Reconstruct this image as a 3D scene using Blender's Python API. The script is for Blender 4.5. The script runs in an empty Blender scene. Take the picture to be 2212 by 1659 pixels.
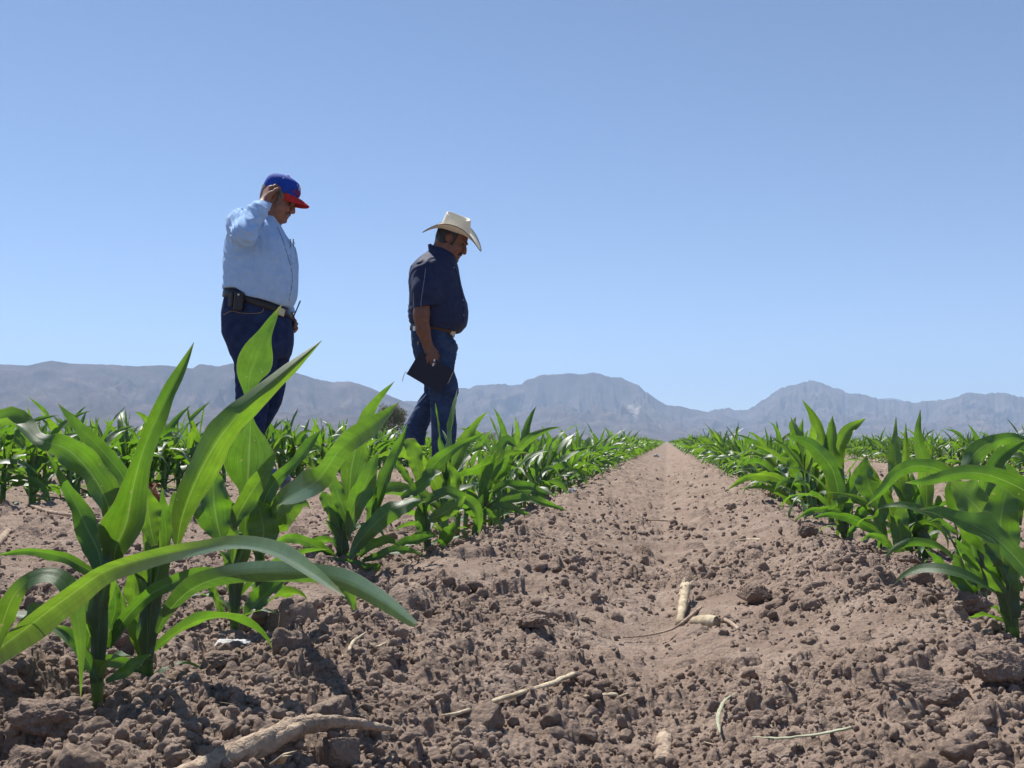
import bpy, math, random
import numpy as np
from mathutils import Vector, Matrix

SC = bpy.context.scene
COL = SC.collection
R = math.radians
rng = np.random.default_rng(11)

# ------------------------------------------------------------------ camera
FW, FH = 2212.0, 1659.0          # working pixel frame of the photograph
FOC = 2212.0                     # 36 mm lens on a 36 mm sensor
HC = 0.235                       # camera height over the plant rows
HORIZON, VPX = 955.0, 1440.0
PITCH = math.atan((HORIZON - FH / 2) / FOC)
YAW = math.atan((VPX - FW / 2) / FOC)
cam_d = bpy.data.cameras.new('camera')
cam = bpy.data.objects.new('camera', cam_d)
COL.objects.link(cam)
cam_d.sensor_width = 36.0
cam_d.lens = 36.0 * FOC / FW
cam_d.clip_start = 0.02
cam_d.clip_end = 60000.0
cam.location = (0, 0, HC)
cam.rotation_euler = (math.pi / 2 + PITCH, 0, YAW)
SC.camera = cam

# ------------------------------------------------------------------ sky and sun
SUN_EL, SUN_AZ = 57.0, -41.0     # azimuth clockwise from +Y
world = bpy.data.worlds.new('World')
SC.world = world
world.use_nodes = True
wn = world.node_tree
sky = wn.nodes.new('ShaderNodeTexSky')
sky.sky_type = 'NISHITA'
sky.sun_disc = False
sky.sun_elevation = R(SUN_EL)
sky.sun_rotation = R(SUN_AZ)
sky.altitude = 4000.0
sky.air_density = 1.0
sky.dust_density = 0.0
sky.ozone_density = 2.6
wn.links.new(sky.outputs[0], wn.nodes['Background'].inputs[0])
wn.nodes['Background'].inputs[1].default_value = 0.092
sun_d = bpy.data.lights.new('sun', 'SUN')
sun_d.energy = 5.0
sun_d.angle = R(0.53)
sun_d.color = (1.0, 0.955, 0.88)
sun = bpy.data.objects.new('sun', sun_d)
COL.objects.link(sun)
SUNV = Vector((math.sin(R(SUN_AZ)) * math.cos(R(SUN_EL)), math.cos(R(SUN_AZ)) * math.cos(R(SUN_EL)), math.sin(R(SUN_EL))))
sun.rotation_euler = SUNV.to_track_quat('Z', 'Y').to_euler()
sun.location = SUNV * 30
SC.view_settings.view_transform = 'Standard'
SC.view_settings.look = 'None'
SC.view_settings.exposure = 0.62
SC.view_settings.gamma = 1.0
SC.view_settings.use_curve_mapping = False
SC.render.engine = 'CYCLES'
SC.cycles.max_bounces = 7
SC.cycles.diffuse_bounces = 3
SC.cycles.glossy_bounces = 2
SC.cycles.transmission_bounces = 4
SC.cycles.volume_bounces = 1
SC.cycles.use_denoising = True
SC.cycles.use_adaptive_sampling = True
SC.cycles.adaptive_threshold = 0.015

# ------------------------------------------------------------------ helpers
CM = Matrix.LocRotScale(cam.location, cam.rotation_euler, None)
CMn = np.array(CM)

def at(px, py, d):
    "point of the place that lies at depth d behind photo pixel (px, py)"
    return np.array(CM @ Vector(((px - FW / 2) / FOC * d, (FH / 2 - py) / FOC * d, -d)))

def ground_at(px, py, z=0.0):
    v = at(px, py, 1.0) - np.array((0, 0, HC))
    t = (z - HC) / v[2]
    return np.array((0, 0, HC)) + v * t

def depth_of(p):
    p = np.asarray(p) - np.array((0, 0, HC))
    return -(p @ CMn[:3, 2])

def tag(o, label=None, cat=None, group=None, kind=None):
    if label: o['label'] = label
    if cat: o['category'] = cat
    if group: o['group'] = group
    if kind: o['kind'] = kind
    return o

def link(o, parent=None):
    COL.objects.link(o)
    if parent is not None:
        o.parent = parent
    return o

def thing(name, loc, rz=0.0, label=None, cat=None, group=None):
    o = bpy.data.objects.new(name, None)
    o.empty_display_size = 0.1
    o.location = loc
    o.rotation_euler = (0, 0, rz)
    link(o)
    return tag(o, label, cat, group)

def mesh_data(name, V, Fq=None, Ft=None, mat=None, smooth=True, uv=None):
    V = np.asarray(V, np.float32)
    me = bpy.data.meshes.new(name)
    me.vertices.add(len(V))
    me.vertices.foreach_set('co', V.ravel())
    parts, starts, n = [], [], 0
    if Fq is not None and len(Fq):
        Fq = np.asarray(Fq, np.int32)
        parts.append(Fq.ravel()); starts.append(np.arange(len(Fq)) * 4); n += Fq.size
    if Ft is not None and len(Ft):
        Ft = np.asarray(Ft, np.int32)
        parts.append(Ft.ravel()); starts.append(n + np.arange(len(Ft)) * 3); n += Ft.size
    idx = np.concatenate(parts); st = np.concatenate(starts).astype(np.int32)
    me.loops.add(n)
    me.loops.foreach_set('vertex_index', idx)
    me.polygons.add(len(st))
    me.polygons.foreach_set('loop_start', st)
    me.polygons.foreach_set('use_smooth', np.full(len(st), smooth, bool))
    if uv is not None:
        l = me.uv_layers.new(name='UVMap')
        l.data.foreach_set('uv', np.asarray(uv, np.float32)[idx].ravel())
    me.update(calc_edges=True)
    if mat is not None:
        me.materials.append(mat)
    return me

def mobj(name, V, Fq=None, Ft=None, mat=None, parent=None, smooth=True, uv=None):
    return link(bpy.data.objects.new(name, mesh_data(name, V, Fq, Ft, mat, smooth, uv)), parent)

def grid_faces(nu, nv, wrap=False):
    i = np.arange(nu - 1)[:, None]
    j = np.arange(nv if wrap else nv - 1)[None, :]
    j2 = (j + 1) % nv
    return np.stack([i * nv + j, i * nv + j2, (i + 1) * nv + j2, (i + 1) * nv + j], -1).reshape(-1, 4)

def cr(P, n):
    "Catmull-Rom through rows of P, n samples, spaced by length"
    P = np.asarray(P, float)
    if len(P) == 2:
        return P[0] + (P[1] - P[0]) * np.linspace(0, 1, n)[:, None]
    E = np.vstack([2 * P[0] - P[1], P, 2 * P[-1] - P[-2]])
    out = []
    for k in range(1, len(E) - 2):
        t = np.linspace(0, 1, 12, endpoint=False)[:, None]
        a, b, c, d = E[k - 1], E[k], E[k + 1], E[k + 2]
        out.append(.5 * (2 * b + (c - a) * t + (2 * a - 5 * b + 4 * c - d) * t ** 2 + (3 * b - a - 3 * c + d) * t ** 3))
    Q = np.vstack(out + [P[-1:]])
    m = min(3, P.shape[1])
    s = np.r_[0, np.cumsum(np.linalg.norm(np.diff(Q[:, :m], axis=0), axis=1))]
    u = np.linspace(0, s[-1], n)
    return np.stack([np.interp(u, s, Q[:, k]) for k in range(P.shape[1])], 1)

# ---- hash noise
def _h(ix, iy, iz, seed):
    h = (ix.astype(np.int64) * 374761393 + iy.astype(np.int64) * 668265263 + iz * 1442695041 + seed * 974634777) & 0xFFFFFFFF
    h = ((h ^ (h >> 13)) * 1274126177) & 0xFFFFFFFF
    h = ((h ^ (h >> 16)) * 2246822519) & 0xFFFFFFFF
    return ((h ^ (h >> 15)) & 0xFFFFFF).astype(np.float32) / np.float32(0xFFFFFF)

def vn2(x, y, seed=0):
    ix, iy = np.floor(x), np.floor(y)
    fx, fy = x - ix, y - iy
    fx = fx * fx * fx * (fx * (fx * 6 - 15) + 10); fy = fy * fy * fy * (fy * (fy * 6 - 15) + 10)
    z = 0
    a = _h(ix, iy, z, seed); b = _h(ix + 1, iy, z, seed); c = _h(ix, iy + 1, z, seed); d = _h(ix + 1, iy + 1, z, seed)
    return ((a + (b - a) * fx) * (1 - fy) + (c + (d - c) * fx) * fy) * 2 - 1

def fbm2(x, y, oc=4, seed=0, gain=.5):
    s, a, n = 0, 1.0, 0
    for k in range(oc):
        s = s + a * vn2(x * 2 ** k + 17.3 * k, y * 2 ** k - 9.1 * k, seed + k); n += a; a *= gain
    return s / n

def vn3(x, y, z, seed=0):
    x, y, z = np.broadcast_arrays(x, y, z)
    ix, iy, iz = np.floor(x), np.floor(y), np.floor(z)
    fx, fy, fz = x - ix, y - iy, z - iz
    fx, fy, fz = [f * f * (3 - 2 * f) for f in (fx, fy, fz)]
    izi = iz.astype(np.int64)
    def L(dz):
        a = _h(ix, iy, izi + dz, seed); b = _h(ix + 1, iy, izi + dz, seed)
        c = _h(ix, iy + 1, izi + dz, seed); d = _h(ix + 1, iy + 1, izi + dz, seed)
        return (a + (b - a) * fx) * (1 - fy) + (c + (d - c) * fx) * fy
    return (L(0) * (1 - fz) + L(1) * fz) * 2 - 1

def tube(P, rad, sides=8, mat=None, name='tube', parent=None, cap=True, rough=0.0, seed=0, flat=1.0):
    "round bar along the points P with radius per point"
    P = np.asarray(P, float); n = len(P)
    rad = np.broadcast_to(np.asarray(rad, float), (n,))
    T = np.gradient(P, axis=0); T /= np.linalg.norm(T, axis=1)[:, None] + 1e-12
    ref = np.array((0, 0, 1.0)) if abs(T[0][2]) < .9 else np.array((1.0, 0, 0))
    rows = []
    N = np.cross(T[0], ref); N /= np.linalg.norm(N)
    th = np.linspace(0, 2 * np.pi, sides, endpoint=False)
    for i in range(n):
        N = N - T[i] * (N @ T[i]); N /= np.linalg.norm(N) + 1e-12
        B = np.cross(T[i], N)
        r = rad[i] * (1 + rough * (rng.random(sides) - .5))
        rows.append(P[i] + (np.cos(th) * r)[:, None] * N + (np.sin(th) * r * flat)[:, None] * B)
    V = np.vstack(rows)
    Fq = grid_faces(n, sides, True)[:, ::-1]
    Ft = []
    if cap:
        a, b = len(V), len(V) + 1
        V = np.vstack([V, P[0], P[-1]])
        for j in range(sides):
            k = (j + 1) % sides
            Ft += [(a, j, k), (b, (n - 1) * sides + k, (n - 1) * sides + j)]
    if mat is None and parent is None and name is None:
        return V, Fq, np.array(Ft)
    return mobj(name, V, Fq, Ft or None, mat, parent)

def merge_geo(parts):
    V, Q, T, o = [], [], [], 0
    for p in parts:
        v, q = p[0], p[1]; t = p[2] if len(p) > 2 else None
        V.append(v)
        if q is not None and len(q): Q.append(np.asarray(q) + o)
        if t is not None and len(t): T.append(np.asarray(t) + o)
        o += len(v)
    return np.vstack(V), (np.vstack(Q) if Q else None), (np.vstack(T) if T else None)

def box_geo(c, s, M=None, bev=0.12):
    "bevelled box: centre c, full size s, optional 3x3 rotation"
    s = np.asarray(s, float) / 2; b = min(s) * bev * 2
    V = []; 
    for sx in (-1, 1):
        for sy in (-1, 1):
            for sz in (-1, 1):
                e = np.array((sx, sy, sz))
                for ax in range(3):
                    v = s - b; v = v.copy(); v[ax] = s[ax]
                    V.append(e * v)
    V = np.array(V)
    def vi(sx, sy, sz, ax): return ((sx > 0) * 4 + (sy > 0) * 2 + (sz > 0)) * 3 + ax
    Q, T = [], []
    for ax in range(3):
        o1, o2 = [(1, 2), (2, 0), (0, 1)][ax]
        for sg in (-1, 1):
            def k(a, b_):
                e = [0, 0, 0]; e[ax] = sg; e[o1] = a; e[o2] = b_
                return vi(*e, ax)
            q = [k(-1, -1), k(1, -1), k(1, 1), k(-1, 1)]
            Q.append(q if sg > 0 else q[::-1])
    for ax in range(3):
        o1, o2 = [(1, 2), (2, 0), (0, 1)][ax]
        for a in (-1, 1):
            for b_ in (-1, 1):
                def e(s_, f):
                    t = [0, 0, 0]; t[ax] = s_; t[o1] = a; t[o2] = b_
                    return vi(*t, f)
                q = [e(-1, o1), e(-1, o2), e(1, o2), e(1, o1)]
                Q.append(q if a * b_ < 0 else q[::-1])
    for sx in (-1, 1):
        for sy in (-1, 1):
            for sz in (-1, 1):
                t = [vi(sx, sy, sz, 0), vi(sx, sy, sz, 1), vi(sx, sy, sz, 2)]
                T.append(t if sx * sy * sz > 0 else t[::-1])
    if M is not None:
        V = V @ np.asarray(M).T
    return V + np.asarray(c), np.array(Q), np.array(T)

# ------------------------------------------------------------------ materials
def new_mat(name):
    m = bpy.data.materials.new(name); m.use_nodes = True
    nt = m.node_tree
    return m, nt, nt.nodes['Principled BSDF'], nt.nodes['Material Output']

def nd(nt, t, **kw):
    n = nt.nodes.new(t)
    for k, v in kw.items():
        if k.startswith('i_'):
            n.inputs[k[2:].replace('_', ' ')].default_value = v
        else:
            setattr(n, k, v)
    return n

def ramp(nt, stops, fac):
    r = nt.nodes.new('ShaderNodeValToRGB')
    e = r.color_ramp.elements
    e[0].position, e[0].color = stops[0][0], (*stops[0][1], 1)
    e[1].position, e[1].color = stops[-1][0], (*stops[-1][1], 1)
    for p, c in stops[1:-1]:
        x = e.new(p); x.color = (*c, 1)
    nt.links.new(fac, r.inputs[0])
    return r.outputs[0]

def simple_mat(name, c1, c2, scale=40.0, rough=.8, bump=.2, bscale=None, spec=.3, stretch=None, metallic=0.0, coord='Object', bdist=.002):
    m, nt, p, out = new_mat(name)
    tc = nd(nt, 'ShaderNodeTexCoord')
    src = tc.outputs[coord]
    if stretch is not None:
        mp = nd(nt, 'ShaderNodeMapping'); mp.inputs['Scale'].default_value = stretch
        nt.links.new(src, mp.inputs[0]); src = mp.outputs[0]
    n = nd(nt, 'ShaderNodeTexNoise', i_Scale=scale, i_Detail=5.0, i_Roughness=.6)
    nt.links.new(src, n.inputs['Vector'])
    nt.links.new(ramp(nt, [(.3, c1), (.7, c2)], n.outputs[0]), p.inputs['Base Color'])
    p.inputs['Roughness'].default_value = rough
    p.inputs['Specular IOR Level'].default_value = spec
    p.inputs['Metallic'].default_value = metallic
    if bump:
        b = nd(nt, 'ShaderNodeTexNoise', i_Scale=bscale or scale * 2, i_Detail=4.0, i_Roughness=.6)
        nt.links.new(src, b.inputs['Vector'])
        bp = nd(nt, 'ShaderNodeBump', i_Strength=bump, i_Distance=bdist)
        nt.links.new(b.outputs[0], bp.inputs['Height'])
        nt.links.new(bp.outputs[0], p.inputs['Normal'])
    return m

def soil_mat(name='soil'):
    m, nt, p, out = new_mat(name)
    tc = nd(nt, 'ShaderNodeNewGeometry')
    src = tc.outputs['Position']
    a = nd(nt, 'ShaderNodeTexNoise', i_Scale=9.0, i_Detail=8.0, i_Roughness=.62)
    nt.links.new(src, a.inputs['Vector'])
    col = ramp(nt, [(.28, (.198, .145, .116)), (.5, (.268, .202, .164)), (.72, (.342, .268, .222))], a.outputs[0])
    b = nd(nt, 'ShaderNodeTexNoise', i_Scale=260.0, i_Detail=3.0, i_Roughness=.7)
    nt.links.new(src, b.inputs['Vector'])
    mx = nd(nt, 'ShaderNodeMix', data_type='RGBA', blend_type='MULTIPLY')
    mx.inputs[0].default_value = 1.0
    nt.links.new(col, mx.inputs[6])
    nt.links.new(ramp(nt, [(.25, (.68, .66, .64)), (.75, (1.22, 1.22, 1.2))], b.outputs[0]), mx.inputs[7])
    nt.links.new(mx.outputs[2], p.inputs['Base Color'])
    p.inputs['Roughness'].default_value = .95
    p.inputs['Specular IOR Level'].default_value = .12
    c = nd(nt, 'ShaderNodeTexNoise', i_Scale=420.0, i_Detail=5.0, i_Roughness=.7)
    d = nd(nt, 'ShaderNodeTexVoronoi', i_Scale=170.0)
    nt.links.new(src, c.inputs['Vector']); nt.links.new(src, d.inputs['Vector'])
    ad = nd(nt, 'ShaderNodeMath', operation='MULTIPLY_ADD'); ad.inputs[1].default_value = -.9
    nt.links.new(d.outputs['Distance'], ad.inputs[0]); nt.links.new(c.outputs[0], ad.inputs[2])
    bp = nd(nt, 'ShaderNodeBump', i_Strength=.75, i_Distance=.0035)
    nt.links.new(ad.outputs[0], bp.inputs['Height'])
    nt.links.new(bp.outputs[0], p.inputs['Normal'])
    return m

def leaf_mat(name='corn_leaf', far=False):
    m, nt, p, out = new_mat(name)
    oi = nd(nt, 'ShaderNodeObjectInfo')
    geo = nd(nt, 'ShaderNodeNewGeometry')
    uv = nd(nt, 'ShaderNodeUVMap')
    sep = nd(nt, 'ShaderNodeSeparateXYZ'); nt.links.new(uv.outputs[0], sep.inputs[0])
    n = nd(nt, 'ShaderNodeTexNoise', i_Scale=14.0, i_Detail=4.0, i_Roughness=.6)
    nt.links.new(geo.outputs['Position'], n.inputs['Vector'])
    add = nd(nt, 'ShaderNodeMath', operation='MULTIPLY_ADD'); add.inputs[1].default_value = .45
    nt.links.new(oi.outputs['Random'], add.inputs[0])
    sc = nd(nt, 'ShaderNodeMath', operation='MULTIPLY_ADD'); sc.inputs[1].default_value = .75; sc.inputs[2].default_value = -.1
    nt.links.new(n.outputs[0], sc.inputs[0]); nt.links.new(sc.outputs[0], add.inputs[2])
    refl = ramp(nt, [(.0, (.020, .066, .026)), (.5, (.030, .088, .033)), (1., (.044, .112, .036))], add.outputs[0])
    tran = ramp(nt, [(.0, (.09, .26, .012)), (.5, (.165, .365, .016)), (1., (.29, .48, .02))], add.outputs[0])
    # veins along the blade from the uv (u across 0..1, v along)
    w = nd(nt, 'ShaderNodeTexNoise', i_Scale=1.0, i_Detail=2.0, noise_dimensions='2D')
    mp = nd(nt, 'ShaderNodeMapping'); mp.inputs['Scale'].default_value = (55, 1.6, 1)
    nt.links.new(uv.outputs[0], mp.inputs[0]); nt.links.new(mp.outputs[0], w.inputs['Vector'])
    vm = nd(nt, 'ShaderNodeMix', data_type='RGBA', blend_type='MULTIPLY'); vm.inputs[0].default_value = 1.0
    nt.links.new(tran, vm.inputs[6])
    nt.links.new(ramp(nt, [(.3, (.74, .74, .74)), (.7, (1.14, 1.14, 1.14))], w.outputs[0]), vm.inputs[7])
    thick = nd(nt, 'ShaderNodeMapRange'); thick.inputs[1].default_value = .0; thick.inputs[2].default_value = .42
    thick.inputs[3].default_value = .42; thick.inputs[4].default_value = 1.0
    nt.links.new(sep.outputs[1], thick.inputs[0])
    mot = nd(nt, 'ShaderNodeTexNoise', i_Scale=45.0, i_Detail=4.0, i_Roughness=.65)
    nt.links.new(geo.outputs['Position'], mot.inputs['Vector'])
    mm = nd(nt, 'ShaderNodeMapRange'); mm.inputs[1].default_value = .3; mm.inputs[2].default_value = .7; mm.inputs[3].default_value = .72; mm.inputs[4].default_value = 1.2
    nt.links.new(mot.outputs[0], mm.inputs[0])
    tk = nd(nt, 'ShaderNodeMath', operation='MULTIPLY'); nt.links.new(thick.outputs[0], tk.inputs[0]); nt.links.new(mm.outputs[0], tk.inputs[1])
    vt = nd(nt, 'ShaderNodeMix', data_type='RGBA', blend_type='MULTIPLY'); vt.inputs[0].default_value = 1.0
    nt.links.new(vm.outputs[2], vt.inputs[6]); nt.links.new(tk.outputs[0], vt.inputs[7])
    vm = vt
    # pale midrib
    ab = nd(nt, 'ShaderNodeMath', operation='SUBTRACT'); ab.inputs[1].default_value = .5
    nt.links.new(sep.outputs[0], ab.inputs[0])
    a2 = nd(nt, 'ShaderNodeMath', operation='ABSOLUTE'); nt.links.new(ab.outputs[0], a2.inputs[0])
    rib = nd(nt, 'ShaderNodeMapRange'); rib.inputs[1].default_value = .012; rib.inputs[2].default_value = .034
    rib.inputs[3].default_value = 1.0; rib.inputs[4].default_value = 0.0
    nt.links.new(a2.outputs[0], rib.inputs[0])
    fade = nd(nt, 'ShaderNodeMapRange'); fade.inputs[1].default_value = .45; fade.inputs[2].default_value = .95
    fade.inputs[3].default_value = .34; fade.inputs[4].default_value = 0.0
    nt.links.new(sep.outputs[1], fade.inputs[0])
    rf = nd(nt, 'ShaderNodeMath', operation='MULTIPLY'); nt.links.new(rib.outputs[0], rf.inputs[0]); nt.links.new(fade.outputs[0], rf.inputs[1])
    m1 = nd(nt, 'ShaderNodeMix', data_type='RGBA'); nt.links.new(rf.outputs[0], m1.inputs[0]); nt.links.new(refl, m1.inputs[6]); m1.inputs[7].default_value = (.26, .36, .17, 1)
    m2 = nd(nt, 'ShaderNodeMix', data_type='RGBA'); nt.links.new(rf.outputs[0], m2.inputs[0]); nt.links.new(vm.outputs[2], m2.inputs[6]); m2.inputs[7].default_value = (.34, .48, .12, 1)
    # brown dry tip and margin
    tip = nd(nt, 'ShaderNodeMapRange'); tip.inputs[1].default_value = .95; tip.inputs[2].default_value = 1.0
    nt.links.new(sep.outputs[1], tip.inputs[0])
    edg = nd(nt, 'ShaderNodeMapRange'); edg.inputs[1].default_value = .478; edg.inputs[2].default_value = .5; edg.inputs[4].default_value = .6
    nt.links.new(a2.outputs[0], edg.inputs[0])
    mxx = nd(nt, 'ShaderNodeMath', operation='MAXIMUM'); nt.links.new(tip.outputs[0], mxx.inputs[0]); nt.links.new(edg.outputs[0], mxx.inputs[1])
    sp = nd(nt, 'ShaderNodeTexNoise', i_Scale=150.0, i_Detail=1.0); nt.links.new(geo.outputs['Position'], sp.inputs['Vector'])
    sr = nd(nt, 'ShaderNodeMapRange'); sr.inputs[1].default_value = .735; sr.inputs[2].default_value = .77; sr.inputs[4].default_value = .7
    nt.links.new(sp.outputs[0], sr.inputs[0])
    mx0 = mxx
    mxx = nd(nt, 'ShaderNodeMath', operation='MAXIMUM'); nt.links.new(mx0.outputs[0], mxx.inputs[0]); nt.links.new(sr.outputs[0], mxx.inputs[1])
    m3 = nd(nt, 'ShaderNodeMix', data_type='RGBA'); nt.links.new(mxx.outputs[0], m3.inputs[0]); nt.links.new(m1.outputs[2], m3.inputs[6]); m3.inputs[7].default_value = (.27, .25, .13, 1)
    m4 = nd(nt, 'ShaderNodeMix', data_type='RGBA'); nt.links.new(mxx.outputs[0], m4.inputs[0]); nt.links.new(m2.outputs[2], m4.inputs[6]); m4.inputs[7].default_value = (.30, .30, .10, 1)
    nt.links.new(m3.outputs[2], p.inputs['Base Color'])
    p.inputs['Roughness'].default_value = .44
    p.inputs['Specular IOR Level'].default_value = .8
    p.inputs['Coat Weight'].default_value = .25
    p.inputs['Coat Roughness'].default_value = .5
    tb = nd(nt, 'ShaderNodeBsdfTranslucent'); nt.links.new(m4.outputs[2], tb.inputs[0])
    ms = nd(nt, 'ShaderNodeMixShader'); ms.inputs[0].default_value = .45
    nt.links.new(p.outputs[0], ms.inputs[1]); nt.links.new(tb.outputs[0], ms.inputs[2])
    nt.links.new(ms.outputs[0], out.inputs['Surface'])
    if not far:
        bp = nd(nt, 'ShaderNodeBump', i_Strength=.35, i_Distance=.0012)
        nt.links.new(w.outputs[0], bp.inputs['Height'])
        nt.links.new(bp.outputs[0], p.inputs['Normal'])
    return m

M_SOIL = soil_mat()
M_LEAF = leaf_mat()
M_STEM = simple_mat('corn_stem', (.05, .13, .03), (.10, .21, .05), 30, .5, .3, 200, .4, stretch=(1, 1, .1))
M_STRAW = simple_mat('straw', (.30, .23, .15), (.62, .53, .38), 75, .9, .9, 260, .15, stretch=(1, 1, .4))
M_WOOD = simple_mat('weathered_wood', (.22, .16, .12), (.52, .41, .31), 70, .95, 1.0, 130, .1, bdist=.006)
M_DRYLEAF = simple_mat('dry_leaf', (.26, .26, .16), (.42, .42, .30), 80, .7, .3, 300, .3)
M_COTTON = simple_mat('cotton', (.45, .43, .41), (.66, .65, .63), 120, 1.0, .8, 400, .05)
M_BROWNLEAF = simple_mat('brown_leaf', (.20, .10, .05), (.40, .24, .13), 60, .8, .4, 200, .2)

# ------------------------------------------------------------------ ground
ROWS = []
for k in range(-90, 91):
    ROWS += [-0.55 + 2.97 * k, 0.50 + 2.97 * k]
ROWS = np.array(sorted(ROWS))

def profile(x, y):
    x = np.asarray(x, float)
    k = np.clip(np.searchsorted(ROWS, x), 1, len(ROWS) - 1)
    s = np.minimum(np.abs(x - ROWS[k - 1]), np.abs(ROWS[k] - x))
    c = (ROWS[k - 1] + ROWS[k]) / 2
    w = ROWS[k] - ROWS[k - 1]
    z = -0.016 * np.exp(-(s / .05) ** 2) + 0.020 * np.exp(-((s - .17) / .08) ** 2)
    narrow = (w < 1.5)
    z = z - narrow * .050 * np.clip(1 - np.abs(x - c - .012) / .29, 0, 1) ** 1.3 + (~narrow) * .018 * np.exp(-((x - c) / .45) ** 2)
    fall = np.exp(-np.abs(x) / 25.0)
    return z * fall

def clods(x, y, cell, r0, r1, prob, seed, mask=None, flat=.85):
    gx, gy = x / cell, y / cell
    ix, iy = np.floor(gx), np.floor(gy)
    H = np.zeros_like(x, dtype=np.float32)
    for dx in (-1, 0, 1):
        for dy in (-1, 0, 1):
            jx, jy = ix + dx, iy + dy
            a = _h(jx, jy, 0, seed); b = _h(jx, jy, 1, seed); c = _h(jx, jy, 2, seed); d = _h(jx, jy, 3, seed); e = _h(jx, jy, 4, seed)
            r = (r0 + (r1 - r0) * c * c)
            cx, cy = (jx + .15 + .7 * a) * cell, (jy + .15 + .7 * b) * cell
            an = e * 6.283
            ux, uy = x - cx, y - cy
            p = ux * np.cos(an) + uy * np.sin(an); q = (-ux * np.sin(an) + uy * np.cos(an)) * (1 + .5 * e)
            q2 = 1 - (p * p + q * q) / (r * r)
            ok = (d < prob) if mask is None else (d < prob * mask)
            dome = np.sqrt(np.maximum(q2, 0))
            face = .52 + .5 * b + .9 * ((c - .5) * p + (d / max(prob, .1) - .5) * q) / r      # broken, tilted face
            dome = np.minimum(dome * 1.15, np.maximum(face, .12))
            H = np.maximum(H, np.where(ok & (q2 > 0), r * flat * (.5 + .6 * e) * np.minimum(dome, np.sqrt(np.maximum(q2, 0)) * 1.25), 0).astype(np.float32))
    return H

def billow(x, y, oc, seed, gain=.5):
    s, a, n = 0, 1.0, 0
    for k in range(oc):
        s = s + a * np.abs(vn2(x * 2.03 ** k + 7.7 * k, y * 2.03 ** k + 3.1 * k, seed + k)); n += a; a *= gain
    return s / n

def compact(x, y):
    "0 on smooth crusted patches, 1 where the soil is crumbly"
    c = np.clip(.85 + 1.8 * fbm2(x * 3.4 + 3, y * 2.2, 4, 21), 0, 1)
    return np.clip(c * .72 + .28 - .12 * np.exp(-((x + .05) / .20) ** 2), .16, 1)

def soil_relief(x, y, r):
    "relief of the tilled soil over its profile; r is the distance that limits the finest lumps"
    comp = compact(x, y)
    wx = x + .020 * fbm2(x * 22, y * 22, 4, 31); wy = y + .020 * fbm2(x * 22 + 50, y * 22, 4, 37)
    z = .013 * fbm2(x * 2.3, y * 2.3, 4, 5) + .008 * fbm2(x * 11, y * 11, 4, 9)
    z = z + .017 * comp * billow(wx * 17, wy * 19, 2, 71)
    z = z + .0092 * comp * billow(wx * 47, wy * 47, 2, 73)
    z = z + clods(wx, wy, .15, .016, .048, .55, 41, comp ** 1.5, .75)
    z = z + clods(wx, wy, .056, .006, .021, .60, 43, comp, .8)
    near = np.clip((13.0 - r) / 7.0, 0, 1)
    z = z + .0046 * (.3 + .7 * comp) * billow(wx * 118, wy * 118, 2, 75) * near
    z = z + clods(wx * 1.01, wy, .025, .004, .0115, .72, 47, np.clip(comp + .1, 0, 1), .9) * near
    z = z + clods(wx, wy * 1.01, .0125, .0022, .0056, .6, 53, np.clip(comp + .25, 0, 1), .9) * np.clip((3.6 - r) / 1.2, 0, 1)
    z = z + .0024 * (.4 + .65 * comp) * billow(wx * 300, wy * 300, 2, 77) * np.clip((2.6 - r) / 1.0, 0, 1)
    return z - .020

def ground_z(x, y):
    x = np.atleast_1d(np.asarray(x, float)); y = np.atleast_1d(np.asarray(y, float))
    r = np.hypot(x, y)
    return profile(x, y) + soil_relief(x, y, r) * np.clip((40 - r) / 15, 0, 1)

def build_ground():
    rad = np.concatenate([[.02, .08, .16], np.geomspace(.24, .60, 40), np.geomspace(.602, 3.6, 520), np.geomspace(3.613, 16, 430), np.geomspace(16.3, 60, 60), np.geomspace(64, 11800, 50)])
    ax = YAW
    ang = np.concatenate([np.linspace(-math.pi, -R(33), 150), np.linspace(-R(32.8), R(32.8), 1000), np.linspace(R(33), math.pi, 150)[:-1]])
    A, B = np.meshgrid(rad, ang, indexing='ij')
    x = -np.sin(B + ax) * A; y = np.cos(B + ax) * A
    z = np.zeros_like(x)
    m = rad < 62
    z[m] = (profile(x[m], y[m]) + soil_relief(x[m], y[m], A[m]) * np.clip((40 - A[m]) / 15, 0, 1))
    z[~m] = profile(x[~m], y[~m]) * np.clip((200 - A[~m]) / 100, 0, 1)
    V = np.stack([x, y, z], -1).reshape(-1, 3)
    Fq = grid_faces(len(rad), len(ang), True)
    g = mobj('ground', V, Fq, None, M_SOIL)
    tag(g, kind='structure')
    return g
build_ground()

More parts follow.
